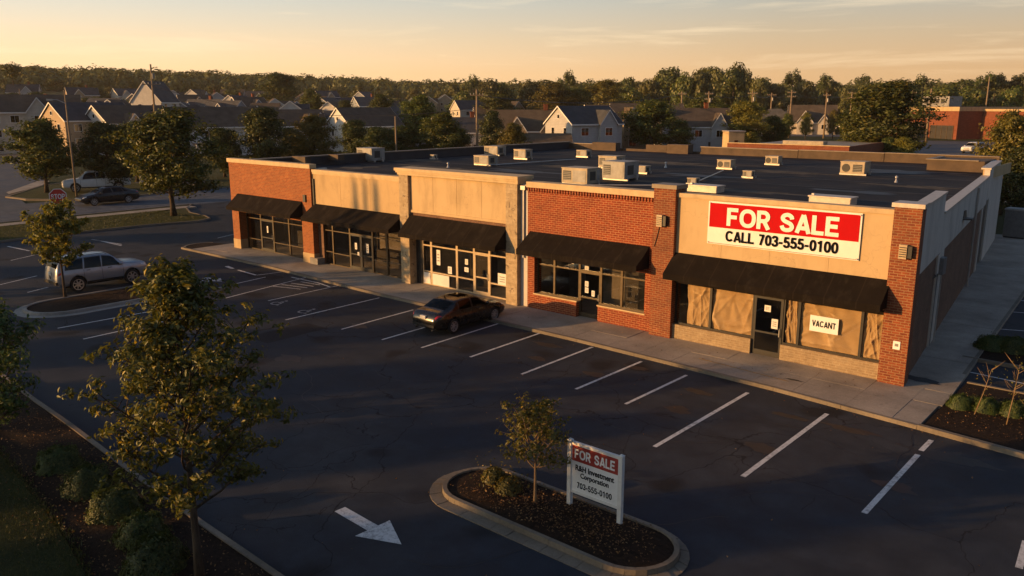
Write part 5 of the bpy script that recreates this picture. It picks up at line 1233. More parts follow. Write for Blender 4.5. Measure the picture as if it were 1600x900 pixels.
p3 = pole(745, 141, 135, 'tall wooden pole with one cross arm behind the middle of the roof', (.9,), .2, 1.1, pot=False)
p4 = pole(617, 181, 130, 'short bare pole rising behind the left parapet', (), .15)
P5 = [pole(1065, 144, 200, 'left one of two close poles right of the large round tree', (.6,), .17, 1.0), pole(1107, 144, 215, 'right one of two close poles right of the large round tree', (.6, 1.9), .17, 1.0, pot=True), pole(1175, 143, 225, 'pole behind the beige utility shed', (.7,), .17, 1.2, pot=True), pole(1205, 146, 300, 'short pole in front of the dark wooded hill', (.7,), .18, 1.5, pot=True),
      pole(1236, 142, 260, 'pole left of the conical golden tree', (.7, 1.9), .18, 1.2), pole(1291, 146, 265, 'pole at the far parking lot', (.7,), .18, 1.1, pot=True), pole(1330, 143, 280, 'pole left of the largest rear tree', (.7, 2.2), .18, 1.2)]
pole(1424, 142, 330, 'far pole behind the top of the largest rear tree', (.9,), .2, 1.4); pole(1453, 140, 250, 'bare pole behind the brick building front', (), .2); pole(1541, 122, 300, 'slim tall bare pole behind the brick building', (), .16)
pole(33, 140, 330, 'thin pole among the townhouses at the far left', (), .13)
def wire(a, b, sag, label, r=.055):
    m = MB().mat('black_metal'); a = Vector(a); b = Vector(b); m.tube([a.lerp(b, i / 14) - Vector((0, 0, sag * 4 * (i / 14) * (1 - i / 14))) for i in range(15)], r, 4); solo('power_line', m, label, 'power line', group='overhead power lines')
off = place(-200, 160)
wire((p1[0], p1[1], p1[2] - .3), (p3[0], p3[1], p3[2] - 2.0), 3.0, 'sagging cable from the tall left pole to the middle pole', .04)
wire(p3, P5[0], 1.6, 'cable running from the middle pole to the poles right of the large round tree')
for i, (a, b) in enumerate(zip(P5[:-1], P5[1:])): wire(a, b, 1.0, ('cable between the two close poles', 'cable from the close poles to the shed pole', 'cable behind the shed pole toward the dark hill', 'cable in front of the dark wooded hill', 'cable over the conical golden tree', 'cable over the far parking lot')[i])
# ---- cabinet at the end of the side walk, kerb bollard
x, y = sx(72) + 1.3, 71.5
c = thing('metal_cabinet', (x, y, .12), 'grey metal cabinet at the far end of the side walk', 'cabinet', R(-6)); m = MB().mat('grey_metal').box(-.75, .75, -.55, .55, .1, 2.1, bev=.03); part('body', m, c); m = MB().mat('galvanised').box(-.8, .8, -.6, .6, 2.1, 2.22); part('lid', m, c); m = MB().mat('black_metal').box(-.7, .7, -.5, .5, 0, .1); part('base', m, c)
# ================================================================== VEHICLES
SEDAN = [(-2.42, .44, .66, .72, .62, .74, .52, .76), (-2.37, .34, .80, .94, .72, .99, .60, 1.01), (-2.15, .27, .87, .97, .79, 1.04, .66, 1.06), (-1.80, .22, .90, .985, .83, 1.06, .68, 1.085), (-1.05, .20, .915, .97, .86, 1.37, .61, 1.42), (-.35, .20, .92, .95, .865, 1.42, .62, 1.47), (.35, .20, .92, .93, .865, 1.385, .61, 1.435), (1.22, .20, .91, .91, .84, .955, .70, .99), (1.95, .22, .88, .81, .78, .85, .58, .88), (2.28, .28, .81, .69, .70, .72, .52, .74), (2.42, .42, .68, .58, .58, .60, .46, .62)]
SUVT = [(-2.46, .56, .82, .84, .78, .90, .70, .92), (-2.41, .44, .92, 1.06, .88, 1.20, .80, 1.23), (-2.30, .38, .95, 1.14, .90, 1.52, .76, 1.55), (-2.14, .36, .96, 1.16, .91, 1.74, .73, 1.78), (-1.5, .34, .965, 1.16, .92, 1.78, .73, 1.83), (0, .34, .965, 1.14, .925, 1.79, .73, 1.84), (.48, .34, .965, 1.13, .92, 1.74, .71, 1.79), (1.14, .34, .96, 1.13, .90, 1.22, .82, 1.26), (1.9, .36, .95, 1.12, .89, 1.18, .80, 1.215), (2.36, .42, .92, 1.06, .85, 1.12, .76, 1.14), (2.46, .50, .86, .86, .80, .95, .72, .98)]
PICK = [(-2.75, .55, .90, .98, .86, 1.02, .82, 1.03), (-2.70, .46, .95, 1.10, .92, 1.14, .88, 1.14), (-1.0, .38, .97, 1.12, .93, 1.15, .90, 1.15), (-.86, .36, .97, 1.13, .93, 1.20, .84, 1.22), (-.72, .36, .97, 1.13, .93, 1.74, .72, 1.79), (.55, .36, .97, 1.11, .93, 1.76, .72, 1.82), (.8, .36, .97, 1.10, .93, 1.70, .71, 1.76), (1.45, .36, .96, 1.10, .90, 1.16, .80, 1.19), (2.3, .38, .95, 1.05, .87, 1.09, .76, 1.12), (2.68, .44, .90, .95, .82, .98, .70, 1.0), (2.76, .52, .84, .80, .76, .83, .66, .85)]
class Car:
    def __init__(s, T, sig=.06):
        T = np.array(T); y = T[:, 0]; s.y0, s.y1 = y[0], y[-1]; yy = np.linspace(y[0], y[-1], 400); dy = yy[1] - yy[0]
        k = np.exp(-.5 * (np.arange(-40, 41) * dy / sig) ** 2); k /= k.sum(); s.yy = yy; s.C = []
        for c in range(1, T.shape[1]):
            v = np.interp(yy, y, T[:, c]); pad = np.concatenate([2 * v[0] - v[40:0:-1], v, 2 * v[-1] - v[-2:-42:-1]]); s.C.append(np.convolve(pad, k, 'valid'))
    def par(s, y): return [float(np.interp(y, s.yy, c)) for c in s.C]
    def ring(s, y):
        zb, w, zs, ws, zt, wt, zc = s.par(y); zm = zb + (zs - zb) * .52
        return [(0, zb), (w * .86, zb), (w * .975, zb + .10), (w, zm), (w * .992, zm + (zs - zm) * .55), (ws, zs), (wt, zt), (wt * .62, zt + (zc - zt) * .72), (0, zc)]
    def P(s, y, q, side=1):
        r = s.ring(y); i = min(int(q), 7); f = q - i; a, b = r[i], r[i + 1]
        x = a[0] + (b[0] - a[0]) * f; z = a[1] + (b[1] - a[1]) * f
        if 5 <= q <= 6: x += .025 * math.sin(math.pi * f)
        return Vector((x * side, y, z))
    def nrm(s, y, q, side):
        e = .01; a = s.P(y + e, q, 1) - s.P(y - e, q, 1); b = s.P(y, min(q + e, 8), 1) - s.P(y, max(q - e, 0), 1); n = a.cross(b)
        if n.length < 1e-9: n = Vector((0, 0, 1))
        n.normalize()
        c = s.P(y, q, 1) - Vector((0, y, .7))
        if n.dot(c) < 0: n = -n
        return Vector((n.x * side, n.y, n.z))
    def body(s, mat, wheels, r):
        mb = MB().mat(mat); mb.smooth = True; ys = list(np.linspace(s.y0, s.y1, 64)); qs = [0, 1, 1.5, 2, 2.5, 3, 3.5, 4, 4.5, 5, 5.33, 5.66, 6, 6.5, 7, 7.5, 8]; n = None
        for y in ys:
            row = [s.P(y, q, 1) for q in qs] + [s.P(y, q, -1) for q in qs[-2:0:-1]]; n = len(row); mb.v += [tuple(p) for p in row]
        for i in range(len(ys) - 1):
            for j in range(n): k = (j + 1) % n; mb.face((i * n + j, i * n + k, (i + 1) * n + k, (i + 1) * n + j))
        mb.face(range(n)); mb.face(range((len(ys) - 1) * n + n - 1, (len(ys) - 1) * n - 1, -1))
        o = link('body', mb.mesh('body')); cu = MB().mat('underbody'); 
        for y, zc in wheels:
            for sd in (-1, 1):
                cu.lathe([(0, sd * .52), (r, sd * .52), (r, sd * 1.3), (0, sd * 1.3)], (0, y, zc), 'x', 28)
        me = cu.mesh('cut'); bm = bmesh.new(); bm.from_mesh(me); bmesh.ops.remove_doubles(bm, verts=bm.verts, dist=1e-5); bmesh.ops.recalc_face_normals(bm, faces=bm.faces); bm.to_mesh(me); bm.free()
        co = link('cut', me); md = o.modifiers.new('b', 'BOOLEAN'); md.object = co; md.solver = 'EXACT'; md.operation = 'DIFFERENCE'
        dg = bpy.context.evaluated_depsgraph_get(); nm = bpy.data.meshes.new_from_object(o.evaluated_get(dg)); o.modifiers.clear(); o.data = nm; nm.name = 'body'; bpy.data.objects.remove(co)
        if len(nm.materials) < 2: nm.materials.append(MATS['underbody'])
        for p in nm.polygons:
            c = p.center
            if p.material_index == 0 and any((c.y - y) ** 2 + (c.z - zc) ** 2 < (r * .985) ** 2 or (abs(math.hypot(c.y - y, c.z - zc) - r) < .02 and abs(p.normal.x) < .4) for y, zc in wheels): p.material_index = 1
        return o
    def patch(s, mat, corners, off=.006, side=1, nu=8, nv=6):
        """corners: [(y,q) x4] bilinear region laid on the body surface, offset outwards"""
        mb = MB().mat(mat); mb.smooth = True; a, b, c, d = corners
        for j in range(nv + 1):
            for i in range(nu + 1):
                u, v = i / nu, j / nv; y = (a[0] * (1 - u) + b[0] * u) * (1 - v) + (d[0] * (1 - u) + c[0] * u) * v; q = (a[1] * (1 - u) + b[1] * u) * (1 - v) + (d[1] * (1 - u) + c[1] * u) * v
                p = s.P(y, q, side) + s.nrm(y, q, side) * off; mb.v.append(tuple(p))
        for j in range(nv):
            for i in range(nu): k = j * (nu + 1) + i; mb.face((k, k + 1, k + nu + 2, k + nu + 1))
        return mb
    def over(s, mat, y0, y1, qe, off=.006):
        """patch across the top from side to side (windscreens)"""
        mb = MB().mat(mat); mb.smooth = True; qs = list(np.linspace(qe, 8, 8)); ys = np.linspace(y0, y1, 8)
        n = 0
        for y in ys:
            row = [s.P(y, q, 1) + s.nrm(y, q, 1) * off for q in qs] + [s.P(y, q, -1) + s.nrm(y, q, -1) * off for q in qs[-2::-1]]; n = len(row); mb.v += [tuple(p) for p in row]
        for i in range(len(ys) - 1):
            for j in range(n - 1): k = i * n + j; mb.face((k, k + 1, k + n + 1, k + n))
        return mb
def wheel(t, y, sd, r, w, x, spokes=7):
    m = MB().mat('rubber'); m.smooth = True; m.lathe([(r * .66, -w * .42), (r * .78, -w / 2), (r * .95, -w * .46), (r, -w * .3), (r, w * .3), (r * .95, w * .46), (r * .78, w / 2), (r * .66, w * .42)], axis='x', n=28)
    o = part('wheel', m, t); o.location = (sd * x, y, r); 
    m = MB().mat('alloy'); m.smooth = False; e = sd * w * .40
    m.lathe([(r * .60, e - sd * .10), (r * .67, e), (r * .71, e + sd * .012), (r * .62, e + sd * .01), (r * .60, e - sd * .02)], axis='x', n=28)
    for k in range(spokes):
        a = 2 * math.pi * k / spokes; c, s_ = math.cos(a), math.sin(a); h = r * .075
        b = len(m.v)
        for rr, hh, xx in ((r * .10, h * 1.3, e), (r * .63, h * .8, e - sd * .01)):
            for q in (-1, 1):
                for dx in (0, -sd * .05): m.v.append((xx + dx, rr * c - q * hh * s_, rr * s_ + q * hh * c))
        for f in ((0, 2, 6, 4), (1, 5, 7, 3), (0, 4, 5, 1), (2, 3, 7, 6), (0, 1, 3, 2), (4, 6, 7, 5)): m.face([b + i for i in f])
    m.lathe([(0, e + sd * .012), (r * .13, e + sd * .01), (r * .16, e - sd * .04)], axis='x', n=14); m.mat('underbody').lathe([(0, e - sd * .07), (r * .62, e - sd * .07)], axis='x', n=24)
    part('rim', m, o)
def make_car(kind, loc, rz, label, paintm, cat, sc=1.0, group=None, plate=True):
    T, wb, r, tw, name = {'sedan': (SEDAN, (1.42, -1.36), .335, .22, 'parked_car'), 'suv': (SUVT, (1.52, -1.40), .41, .26, 'parked_suv'), 'pickup': (PICK, (1.72, -1.72), .40, .26, 'pickup_truck')}[kind]
    c = Car(T, .11 if kind == 'sedan' else .05); t = thing(name, loc, label, cat, rz, group); t.scale = (sc,) * 3
    b = c.body(paintm, [(y, r + .01) for y in wb], r + .055); b.parent = t
    W = T[len(T) // 2][2]; X = W - tw / 2 - .02
    for y in wb:
        for sd in (-1, 1): wheel(t, y, sd, r, tw, X)
    gl = 'car_glass'
    if kind == 'sedan':
        side = [[(-.98, 5.12), (-.18, 5.10), (-.12, 5.90), (-.86, 5.90)], [(-.08, 5.10), (.98, 5.12), (.50, 5.86), (-.02, 5.90)], [(-1.42, 5.16), (-1.05, 5.12), (-.93, 5.88), (-1.02, 5.84)]]
        fw, rw = (.46, 1.14, 6.05), (-1.12, -1.72, 6.05)
        tl = [(-2.36, 4.62), (-2.05, 4.55), (-2.12, 4.98), (-2.345, 5.6)]; hl = [(2.30, 4.3), (1.98, 4.5), (1.95, 4.95), (2.24, 5.0)]
        doors = [.98, -.13, -1.0]; hz = 4.35
    elif kind == 'suv':
        side = [[(-.98, 5.12), (-.14, 5.10), (-.10, 5.88), (-.90, 5.88)], [(-.04, 5.10), (1.0, 5.12), (.62, 5.82), (.02, 5.88)], [(-1.98, 5.14), (-1.12, 5.12), (-1.02, 5.88), (-1.86, 5.86)]]
        fw, rw = (.58, 1.14, 6.08), (-2.10, -2.36, 6.08)
        tl = [(-2.39, 4.2), (-2.20, 4.2), (-2.16, 4.95), (-2.35, 5.02)]; hl = [(2.38, 4.0), (2.08, 4.3), (2.05, 4.92), (2.33, 5.0)]; doors = [1.05, -.09, -1.05]; hz = 4.4
    else:
        side = [[(-.66, 5.12), (-.02, 5.10), (0, 5.88), (-.62, 5.88)], [(.06, 5.10), (1.2, 5.12), (.92, 5.84), (.10, 5.88)]]; fw, rw = (.92, 1.38, 6.08), (-.76, -.83, 6.1)
        tl = [(-2.72, 3.6), (-2.66, 3.6), (-2.66, 4.9), (-2.71, 4.9)]; hl = [(2.70, 4.0), (2.45, 4.2), (2.42, 4.9), (2.65, 5.0)]; doors = [1.3, .02, -.68]; hz = 4.4
    def cp(nm, mb, par=t): return part(nm, mb, par)
    for sd in (-1, 1):
        for q in side:
            tr = c.patch('black_metal', [(q[0][0] - .035, q[0][1] - .05), (q[1][0] + .035, q[1][1] - .05), (q[2][0] + .03, min(q[2][1] + .06, 5.99)), (q[3][0] - .03, min(q[3][1] + .06, 5.99))], .004, sd)
            f = cp('side_window', tr); cp('pane', c.patch(gl, q, .009, sd), f)
        cp('headlight', c.patch('lamp_clear', hl, .008, sd)); cp('taillight', c.patch('tail_red', tl, .010, sd))
        m = MB().mat('underbody')
        for d in doors:
            for q0, q1 in ((2.2, 5.0),):
                w_ = .008; pts = c.patch('underbody', [(d - w_, q0), (d + w_, q0), (d + w_, q1), (d - w_, q1)], .0025, sd, 1, 10); bb = len(m.v); m.v += pts.v; m.f += [tuple(i + bb for i in f_) for f_ in pts.f]; m.m += pts.m; m.sm += pts.sm
        cp('door_gap', m)
        for d in doors[:-1][:2]:
            y = d - (.72 if d == doors[0] else .72); p = c.P(y + 0.0, hz + .35, sd) + c.nrm(y, hz, sd) * .02; m = MB().mat('chrome' if kind == 'suv' else paintm).box(p.x - .018, p.x + .018, p.y - .10, p.y + .10, p.z - .018, p.z + .018, bev=.008); cp('door_handle', m)
        my = doors[0] - .12; p = c.P(my, 5.12, sd); m = MB().mat(paintm); m.smooth = True; m.lathe([(0, -.10), (.06, -.085), (.085, 0), (.07, .06), (0, .08)], (p.x + sd * .12, my, p.z + .07), 'y', 12); m.box(min(p.x, p.x + sd * .1), max(p.x, p.x + sd * .1), my - .03, my + .03, p.z, p.z + .05); cp('wing_mirror', m)
        qs_ = 2.25 if kind == 'suv' else 1.9; sl = c.patch('underbody', [(wb[1] + r + .07, 1.0), (wb[0] - r - .07, 1.0), (wb[0] - r - .07, qs_), (wb[1] + r + .07, qs_)], .006, sd); cp('sill', sl)
    cp('windscreen', c.over(gl, fw[0], fw[1], fw[2])); cp('rear_window', c.over(gl, rw[0], rw[1], rw[2]))
    yr = T[0][0]; yf = T[-1][0]; zr = {'sedan': .80, 'suv': .98, 'pickup': .62}[kind]
    if plate: m = MB().mat('plate_white').box(-.16, .16, yr - .03, yr + .06 if kind != 'sedan' else yr + .08, zr - .02, zr + .11); cp('number_plate', m)
    m = MB().mat('underbody').box(-.66, .66, yr - .012, yr + .1, T[0][1] - .02, T[0][1] + .10); cp('bumper', m); m = MB().mat('underbody'); m.box(-.5, .5, yf - .08, yf + .006, T[-1][1] + .0, T[-1][1] + .12); cp('bumper', m)
    m = MB().mat('black_metal'); zf = T[-1][3]
    for k in range(4): m.box(-.48, .48, yf - .06, yf + .010, zf - .15 + k * .045, zf - .125 + k * .045)
    cp('grille', m)
    if kind == 'suv':
        for sd in (-1, 1): m = MB().mat('grey_metal').tube([(sd * .62, -1.85, 1.74), (sd * .62, -1.7, 1.84), (sd * .62, .2, 1.85), (sd * .62, .4, 1.74)], .02, 6); cp('roof_rail', m)
        m = MB().mat('underbody').lathe([(0, yr - .005), (.10, yr - .005), (.11, yr + .05)], (0, 0, .84), 'y', 16); cp('bumper_trim', m)
        m = MB().mat('black_metal').box(-.86, .86, yr - .05, yr + .16, .50, .66, bev=.02); cp('rear_bumper', m)
    if kind == 'sedan':
        m = MB().mat('underbody'); m.smooth = True; 
        cp('sunroof', c.over('car_glass', -.55, .15, 7.0, .006)); m = MB().mat('black_metal').prism([(-.02, -1.05), (.02, -1.05), (.02, -.95), (-.02, -.95)], 1.40, 1.52, top=[(-.005, -1.08), (.005, -1.08), (.005, -1.02), (-.005, -1.02)]); cp('aerial', m)
        
        for sd in (-1, 1): m = MB().mat('chrome').cyl((sd * .52, yr + .0, .30), (sd * .52, yr + .2, .30), .035, 10); cp('exhaust', m)
    if kind == 'pickup':
        m = MB().mat('underbody').box(-.80, .80, -2.60, -.95, 1.155, 1.165); cp('load_bed', m)
    return t
ca = at(675, 517)
make_car('sedan', (-25.83, 26.3, .0), R(1.5), 'dark brown sedan parked nose to the sidewalk in front of the middle shop', 'paint_brown_black', 'car')
make_car('suv', (-47.1, 18.9, 0), R(-1), 'silver SUV parked beside the kerbed island at left', 'paint_silver', 'suv').scale = (1, 1, 1.05)
x, y = at(168, 316); make_car('sedan', (-86.6, 36.6, 0), R(180 - 2), 'black sedan driving along the street behind the stop sign', 'paint_black', 'car', 1.22)
x, y = at(140, 299); make_car('pickup', (-99.6, 41.0, .1), R(160), 'white pickup truck under the dark street trees', 'paint_white', 'truck', 1.3)
x, y = at(1516, 240); make_car('suv', (x, y + 2, .0), R(180 - 12), 'white SUV parked behind the rear parapet near the brick building', 'paint_white', 'suv', 1.25)
X, Y = place(1598, 92); make_car('pickup', (X, Y, 0), R(80), 'pale pickup truck behind the metal cabinet at the right edge', 'paint_white', 'truck')
X, Y = at(12, 238); make_car('suv', (X, Y, 0), R(150), 'dark SUV parked at the left edge by the townhouses', 'paint_grey', 'suv', 1.3)
fc = random.Random(8); PN = ['white', 'silver', 'black', 'blue', 'red', 'grey']
protos = []
X, Y = place(1200, 320); protos = {}
for i, (px, r, col) in enumerate(((1190, 300, 'silver'), (1212, 310, 'black'), (1232, 318, 'grey'), (1250, 305, 'white'), (1270, 322, 'black'), (1290, 312, 'blue'), (1312, 300, 'silver'), (1322, 335, 'white'), (1302, 340, 'white'), (1262, 345, 'red'))):
    X, Y = place(px, r); z = gz(X, Y); lb = '%s car in the far parking lot, number %s from the left' % (col, ('one', 'two', 'three', 'four', 'five', 'six', 'seven', 'eight', 'nine', 'ten')[sorted([1190, 1212, 1232, 1250, 1270, 1290, 1312, 1322, 1302, 1262]).index(px)])
    lb = '%s car %s in the far parking lot' % (col, ('left of the others', 'second from the left', 'third from the left', 'fourth from the left', 'fifth from the left', 'fifth from the right', 'fourth from the right', 'third from the right', 'second from the right', 'right of the others')[sorted([1190, 1212, 1232, 1250, 1270, 1290, 1312, 1322, 1302, 1262]).index(px)])
    c = Car(SEDAN); o = c.body('paint_' + col, [(1.4, .345), (-1.36, .345)], .39); o.name = 'far_car'
    t = o; t.location = (X, Y, z + .1); t.rotation_euler.z = fc.choice((R(80), R(100), R(-20))); t.scale = (1.3,) * 3; tag(t, lb, 'car', 'cars in the far parking lot')
    for nm, mb in (('windscreen', c.over('car_glass', .46, 1.14, 6.05)), ('rear_window', c.over('car_glass', -1.12, -1.72, 6.05))): part(nm, mb, t)
    for yy in (1.4, -1.36):
        for sd in (-1, 1): m = MB().mat('rubber').lathe([(0, sd * .68), (.335, sd * .68), (.335, sd * .9), (0, sd * .9)], (0, yy, .335), 'x', 14); part('wheel', m, t)
    m = MB().mat('car_glass')
# ================================================================== HOUSES
def house(px, r, yaw, w, d, eave, ridge, wall, roof, label, gables=(), nwin=3, storeys=1, chim=False, porch=False, hip=False, detail=2, z=None, brick_base=False):
    """gable house: ridge along local x, front towards -y (facing the viewer at yaw 0)"""
    X, Y = place(px, r); z = gz(X, Y) - .1 if z is None else z; t = thing('house', (X, Y, z), label, 'house', math.atan2(-X, Y) + R(yaw), 'houses of the neighbourhood')
    m = MB().mat(wall); hw, hd = w / 2, d / 2
    m.box(-hw, hw, -hd, hd, -1.5, eave)
    if not hip:
        for s in (-1, 1): m.poly([(s * hw, -hd, eave), (s * hw, hd, eave), (s * hw, 0, ridge)])
    for gx, gw, gp, gr in gables:       # cross gables: centre, width, projection, ridge height
        m.box(gx - gw / 2, gx + gw / 2, -hd - gp, -hd + .02, -1.5, eave + .01); m.poly([(gx - gw / 2, -hd - gp, eave + .01), (gx + gw / 2, -hd - gp, eave + .01), (gx, -hd - gp, gr)])
    part('wall', m, t)
    o = .38; m = MB().mat(roof); th = .14; sl = (ridge - eave) / hd; ze = eave - sl * o
    e = hw + (.3 if not hip else o)
    if hip:
        rx = max(.2, hw - hd); B = [(-e, -hd - o, ze), (e, -hd - o, ze), (e, hd + o, ze), (-e, hd + o, ze)]; A = [(-rx, 0, ridge), (rx, 0, ridge)]
        m.poly([B[0], B[1], A[1], A[0]]); m.poly([B[2], B[3], A[0], A[1]]); m.poly([B[1], B[2], A[1]]); m.poly([B[3], B[0], A[0]]); m.poly([(p[0], p[1], p[2] - .02) for p in B])
    else:
        for s in (-1, 1): m.extrude_x([(s * (hd + o), ze), (0, ridge + .0), (0, ridge + th), (s * (hd + o), ze + th)], -e, e)
    for gx, gw, gp, gr in gables:
        gs = (gr - eave) / (gw / 2); yb = -hd + (gr - eave) / sl * 1.0
        for s in (-1, 1):
            p = [(gx + s * (gw / 2 + .25), eave - gs * .25), (gx, gr)]
            q = [(p[0][0], -hd - gp - .25, p[0][1]), (gx, -hd - gp - .25, gr), (gx, min(yb, 0), gr), (p[0][0], -hd + .1, p[0][1])]
            m.poly(q); m.poly([(a[0], a[1], a[2] + .12) for a in q]); m.poly([q[0], q[1], (q[1][0], q[1][1], q[1][2] + .12), (q[0][0], q[0][1], q[0][2] + .12)])
    ro = part('roof', m, t)
    if chim: c = MB().mat('brick_far').box(hw * .35 - .4, hw * .35 + .4, -.2, .5, eave, ridge + 1.1); c.box(hw * .35 - .48, hw * .35 + .48, -.28, .58, ridge + 1.1, ridge + 1.25); part('chimney', c, ro)
    tm = MB().mat('trim_white')
    if not hip:
        for s in (-1, 1):
            for q in (-1, 1): tm.prism([(0, 0), (0, 0), (0, 0), (0, 0)], 0, 0) if 0 else tm.poly([(s * (e + .01), q * (hd + o), ze - .12), (s * (e + .01), 0, ridge - .12), (s * (e + .01), 0, ridge + .16), (s * (e + .01), q * (hd + o), ze + .16)])
    tm.box(-e, e, -hd - o - .06, -hd - o, ze - .08, ze + .16)
    for gx, gw, gp, gr in gables:
        gs = (gr - eave) / (gw / 2)
        for s in (-1, 1): tm.poly([(gx + s * (gw / 2 + .25), -hd - gp - .27, eave - gs * .25 - .12), (gx, -hd - gp - .27, gr - .12), (gx, -hd - gp - .27, gr + .16), (gx + s * (gw / 2 + .25), -hd - gp - .27, eave - gs * .25 + .16)])
    part('trim', tm, t)
    if detail < 1: return t
    def win(x, y, zc, ww=.95, hh=1.35, ax='y', s=-1):
        f = MB().mat('trim_white'); g = MB().mat('house_glass'); a = .09
        if ax == 'y':
            f.box(x - ww / 2 - a, x + ww / 2 + a, y - .06, y + .02, zc - a, zc + hh + a); g.box(x - ww / 2, x - .03, y - .075, y - .06, zc, zc + hh); g.box(x + .03, x + ww / 2, y - .075, y - .06, zc, zc + hh)
        else:
            f.box(x - .02 * s, x + .06 * s, y - ww / 2 - a, y + ww / 2 + a, zc - a, zc + hh + a); g.box(x + .06 * s, x + .075 * s, y - ww / 2, y + ww / 2, zc, zc + hh)
        o_ = part('window', f, t); part('pane', g, o_)
    for st_ in range(storeys):
        zc = eave - 2.15 - st_ * 2.9
        if zc < -.2: break
        xs = [-hw + w * (i + .5) / nwin for i in range(nwin)]
        for x in xs:
            if any(abs(x - g[0]) < g[1] / 2 + .3 for g in gables): continue
            win(x, -hd, zc, 1.5 if detail > 1 else 1.2)
        for gx, gw, gp, gr in gables: win(gx, -hd - gp, zc, min(1.5, gw * .4))
        for s in (-1, 1):
            for y in (-hd * .5, hd * .4): win(s * hw, y, zc, .95, 1.35, 'x', s)
    for s in (-1, 1):
        if not hip and detail > 1: win(s * hw, 0, eave + (ridge - eave) * .3, .7, .7, 'x', s)
    if porch:
        m = MB().mat(roof).prism([(-hw * .6, -hd - 2.2), (hw * .2, -hd - 2.2), (hw * .2, -hd), (-hw * .6, -hd)], 2.5, 2.65); m.mat('trim_white')
        for x in (-hw * .58, -hw * .2, hw * .17): m.box(x - .09, x + .09, -hd - 2.15, -hd - 1.97, -1, 2.5)
        part('porch', m, t)
    if storeys == 1 or porch:
        m = MB().mat('roof_brown').box(hw * .3, hw * .3 + .95, -hd - .05, -hd + .02, 0, 2.1); dd = part('door', m, t); k = MB().mat('chrome').box(hw * .3 + .1, hw * .3 + .16, -hd - .12, -hd - .05, 1.0, 1.1); part('handle', k, dd)
    return t
H = house
H(25, 205, -6, 24, 10, 8.6, 12.0, 'siding_cream', 'roof_brown', 'cream two storey townhouse row cut by the left edge with twin front gables', ((4.4, 4.2, .8, 11.4), (-7.5, 6.0, .8, 11.6)), 7, 3)
H(86, 212, 0, 10, 9, 7.4, 10.6, 'siding_cream', 'roof_brown', 'lower cream house attached right of the townhouse row', (), 3, 2, porch=True)
H(136, 195, 28, 15, 10, 7.0, 10.4, 'siding_tan', 'roof_slate', 'tan house with white front porch gable behind the lamp post', ((.5, 3.2, 1.4, 8.8),), 3, 2, porch=True)
H(200, 192, 30, 15, 10, 6.4, 9.8, 'siding_grey', 'roof_brown', 'grey gabled house left of the tall leaning pole', ((-2.5, 3.0, 1.2, 8.2),), 3, 2)
H(330, 180, 14, 18, 11, 5.8, 9.5, 'siding_white', 'roof_brown', 'long white house with big dark roof between the street tree and shop', (), 4, 2, porch=True)
H(440, 190, 10, 17, 11, 5.6, 8.9, 'siding_white', 'roof_brown', 'brown roofed house behind the dark round tree', ((4.5, 4.4, 1.2, 8.0),), 3, 1)
H(500, 196, 0, 9, 9, 5.0, 8.6, 'siding_white', 'roof_grey', 'white house with small front gable above the golden green tree', ((0, 5.5, 1.2, 8.2),), 2, 1)
H(568, 186, 30, 13, 11, 5.6, 9.3, 'siding_white', 'roof_brown', 'white house with lit left gable above the big rooftop unit', (), 3, 2)
H(618, 205, 20, 13, 10, 6.0, 9.6, 'siding_grey', 'roof_grey', 'grey roofed house right of the white house with lit gable', (), 3, 1, hip=True)
H(722, 172, 6, 12, 9, 4.6, 7.4, 'siding_white', 'roof_slate', 'low white house with dark roof left of the tall utility pole', (), 3, 1, chim=True, porch=True)
H(830, 170, 4, 17, 11, 5.0, 8.9, 'siding_tan', 'roof_tan', 'brown roofed house with small white gables and chimneys', ((-3.2, 3.6, 1.0, 7.6), (3.6, 4.2, 1.0, 7.8)), 3, 1, chim=True)
H(835, 152, 4, 13, 7, 2.9, 4.8, 'siding_white', 'roof_tan', 'low garage with white doors in front of the brown roofed house', (), 0, 1)
H(912, 160, 32, 11, 10, 6.6, 9.7, 'siding_grey', 'roof_slate', 'white two storey house with bright left gable, right of the brown roofed house', ((2, 3.6, .8, 9.0),), 2, 2)
H(958, 176, 20, 12, 10, 6.8, 9.9, 'siding_tan', 'roof_tan', 'tan two storey house joined right of the white gabled house', ((2.2, 4.0, 1.0, 9.4),), 3, 2)
H(1010, 192, 10, 16, 11, 7.0, 10.2, 'siding_grey', 'roof_brown', 'brown roofed house mostly behind the large round tree', ((3, 4, 1, 9.3),), 3, 2)
H(1085, 190, 12, 15, 11, 5.4, 9.2, 'siding_grey', 'roof_brown', 'dark roofed house behind the two close poles', ((4.4, 3.4, .8, 8.2),), 3, 1, chim=True)
H(1212, 300, 4, 15, 11, 3.6, 8.2, 'siding_white', 'roof_grey', 'grey hip roofed house left in the group by the far parking lot', (), 3, 1, hip=True)
H(1240, 310, 6, 13, 10, 3.6, 8.0, 'siding_tan', 'roof_slate', 'slate roofed house in the middle of the group by the far parking lot', (), 3, 1, hip=True)
H(1270, 296, 4, 15, 12, 4.0, 9.4, 'siding_cream', 'roof_brown', 'house with white front gable behind the conical golden tree', ((-2.5, 5.0, 1.2, 7.6), (3.4, 3.4, .8, 6.4)), 3, 1)
H(243, 262, 60, 10, 9, 9.5, 15, 'siding_white', 'roof_grey', 'tall bright white gabled house behind the tall leaning pole', (), 2, 2, detail=1)
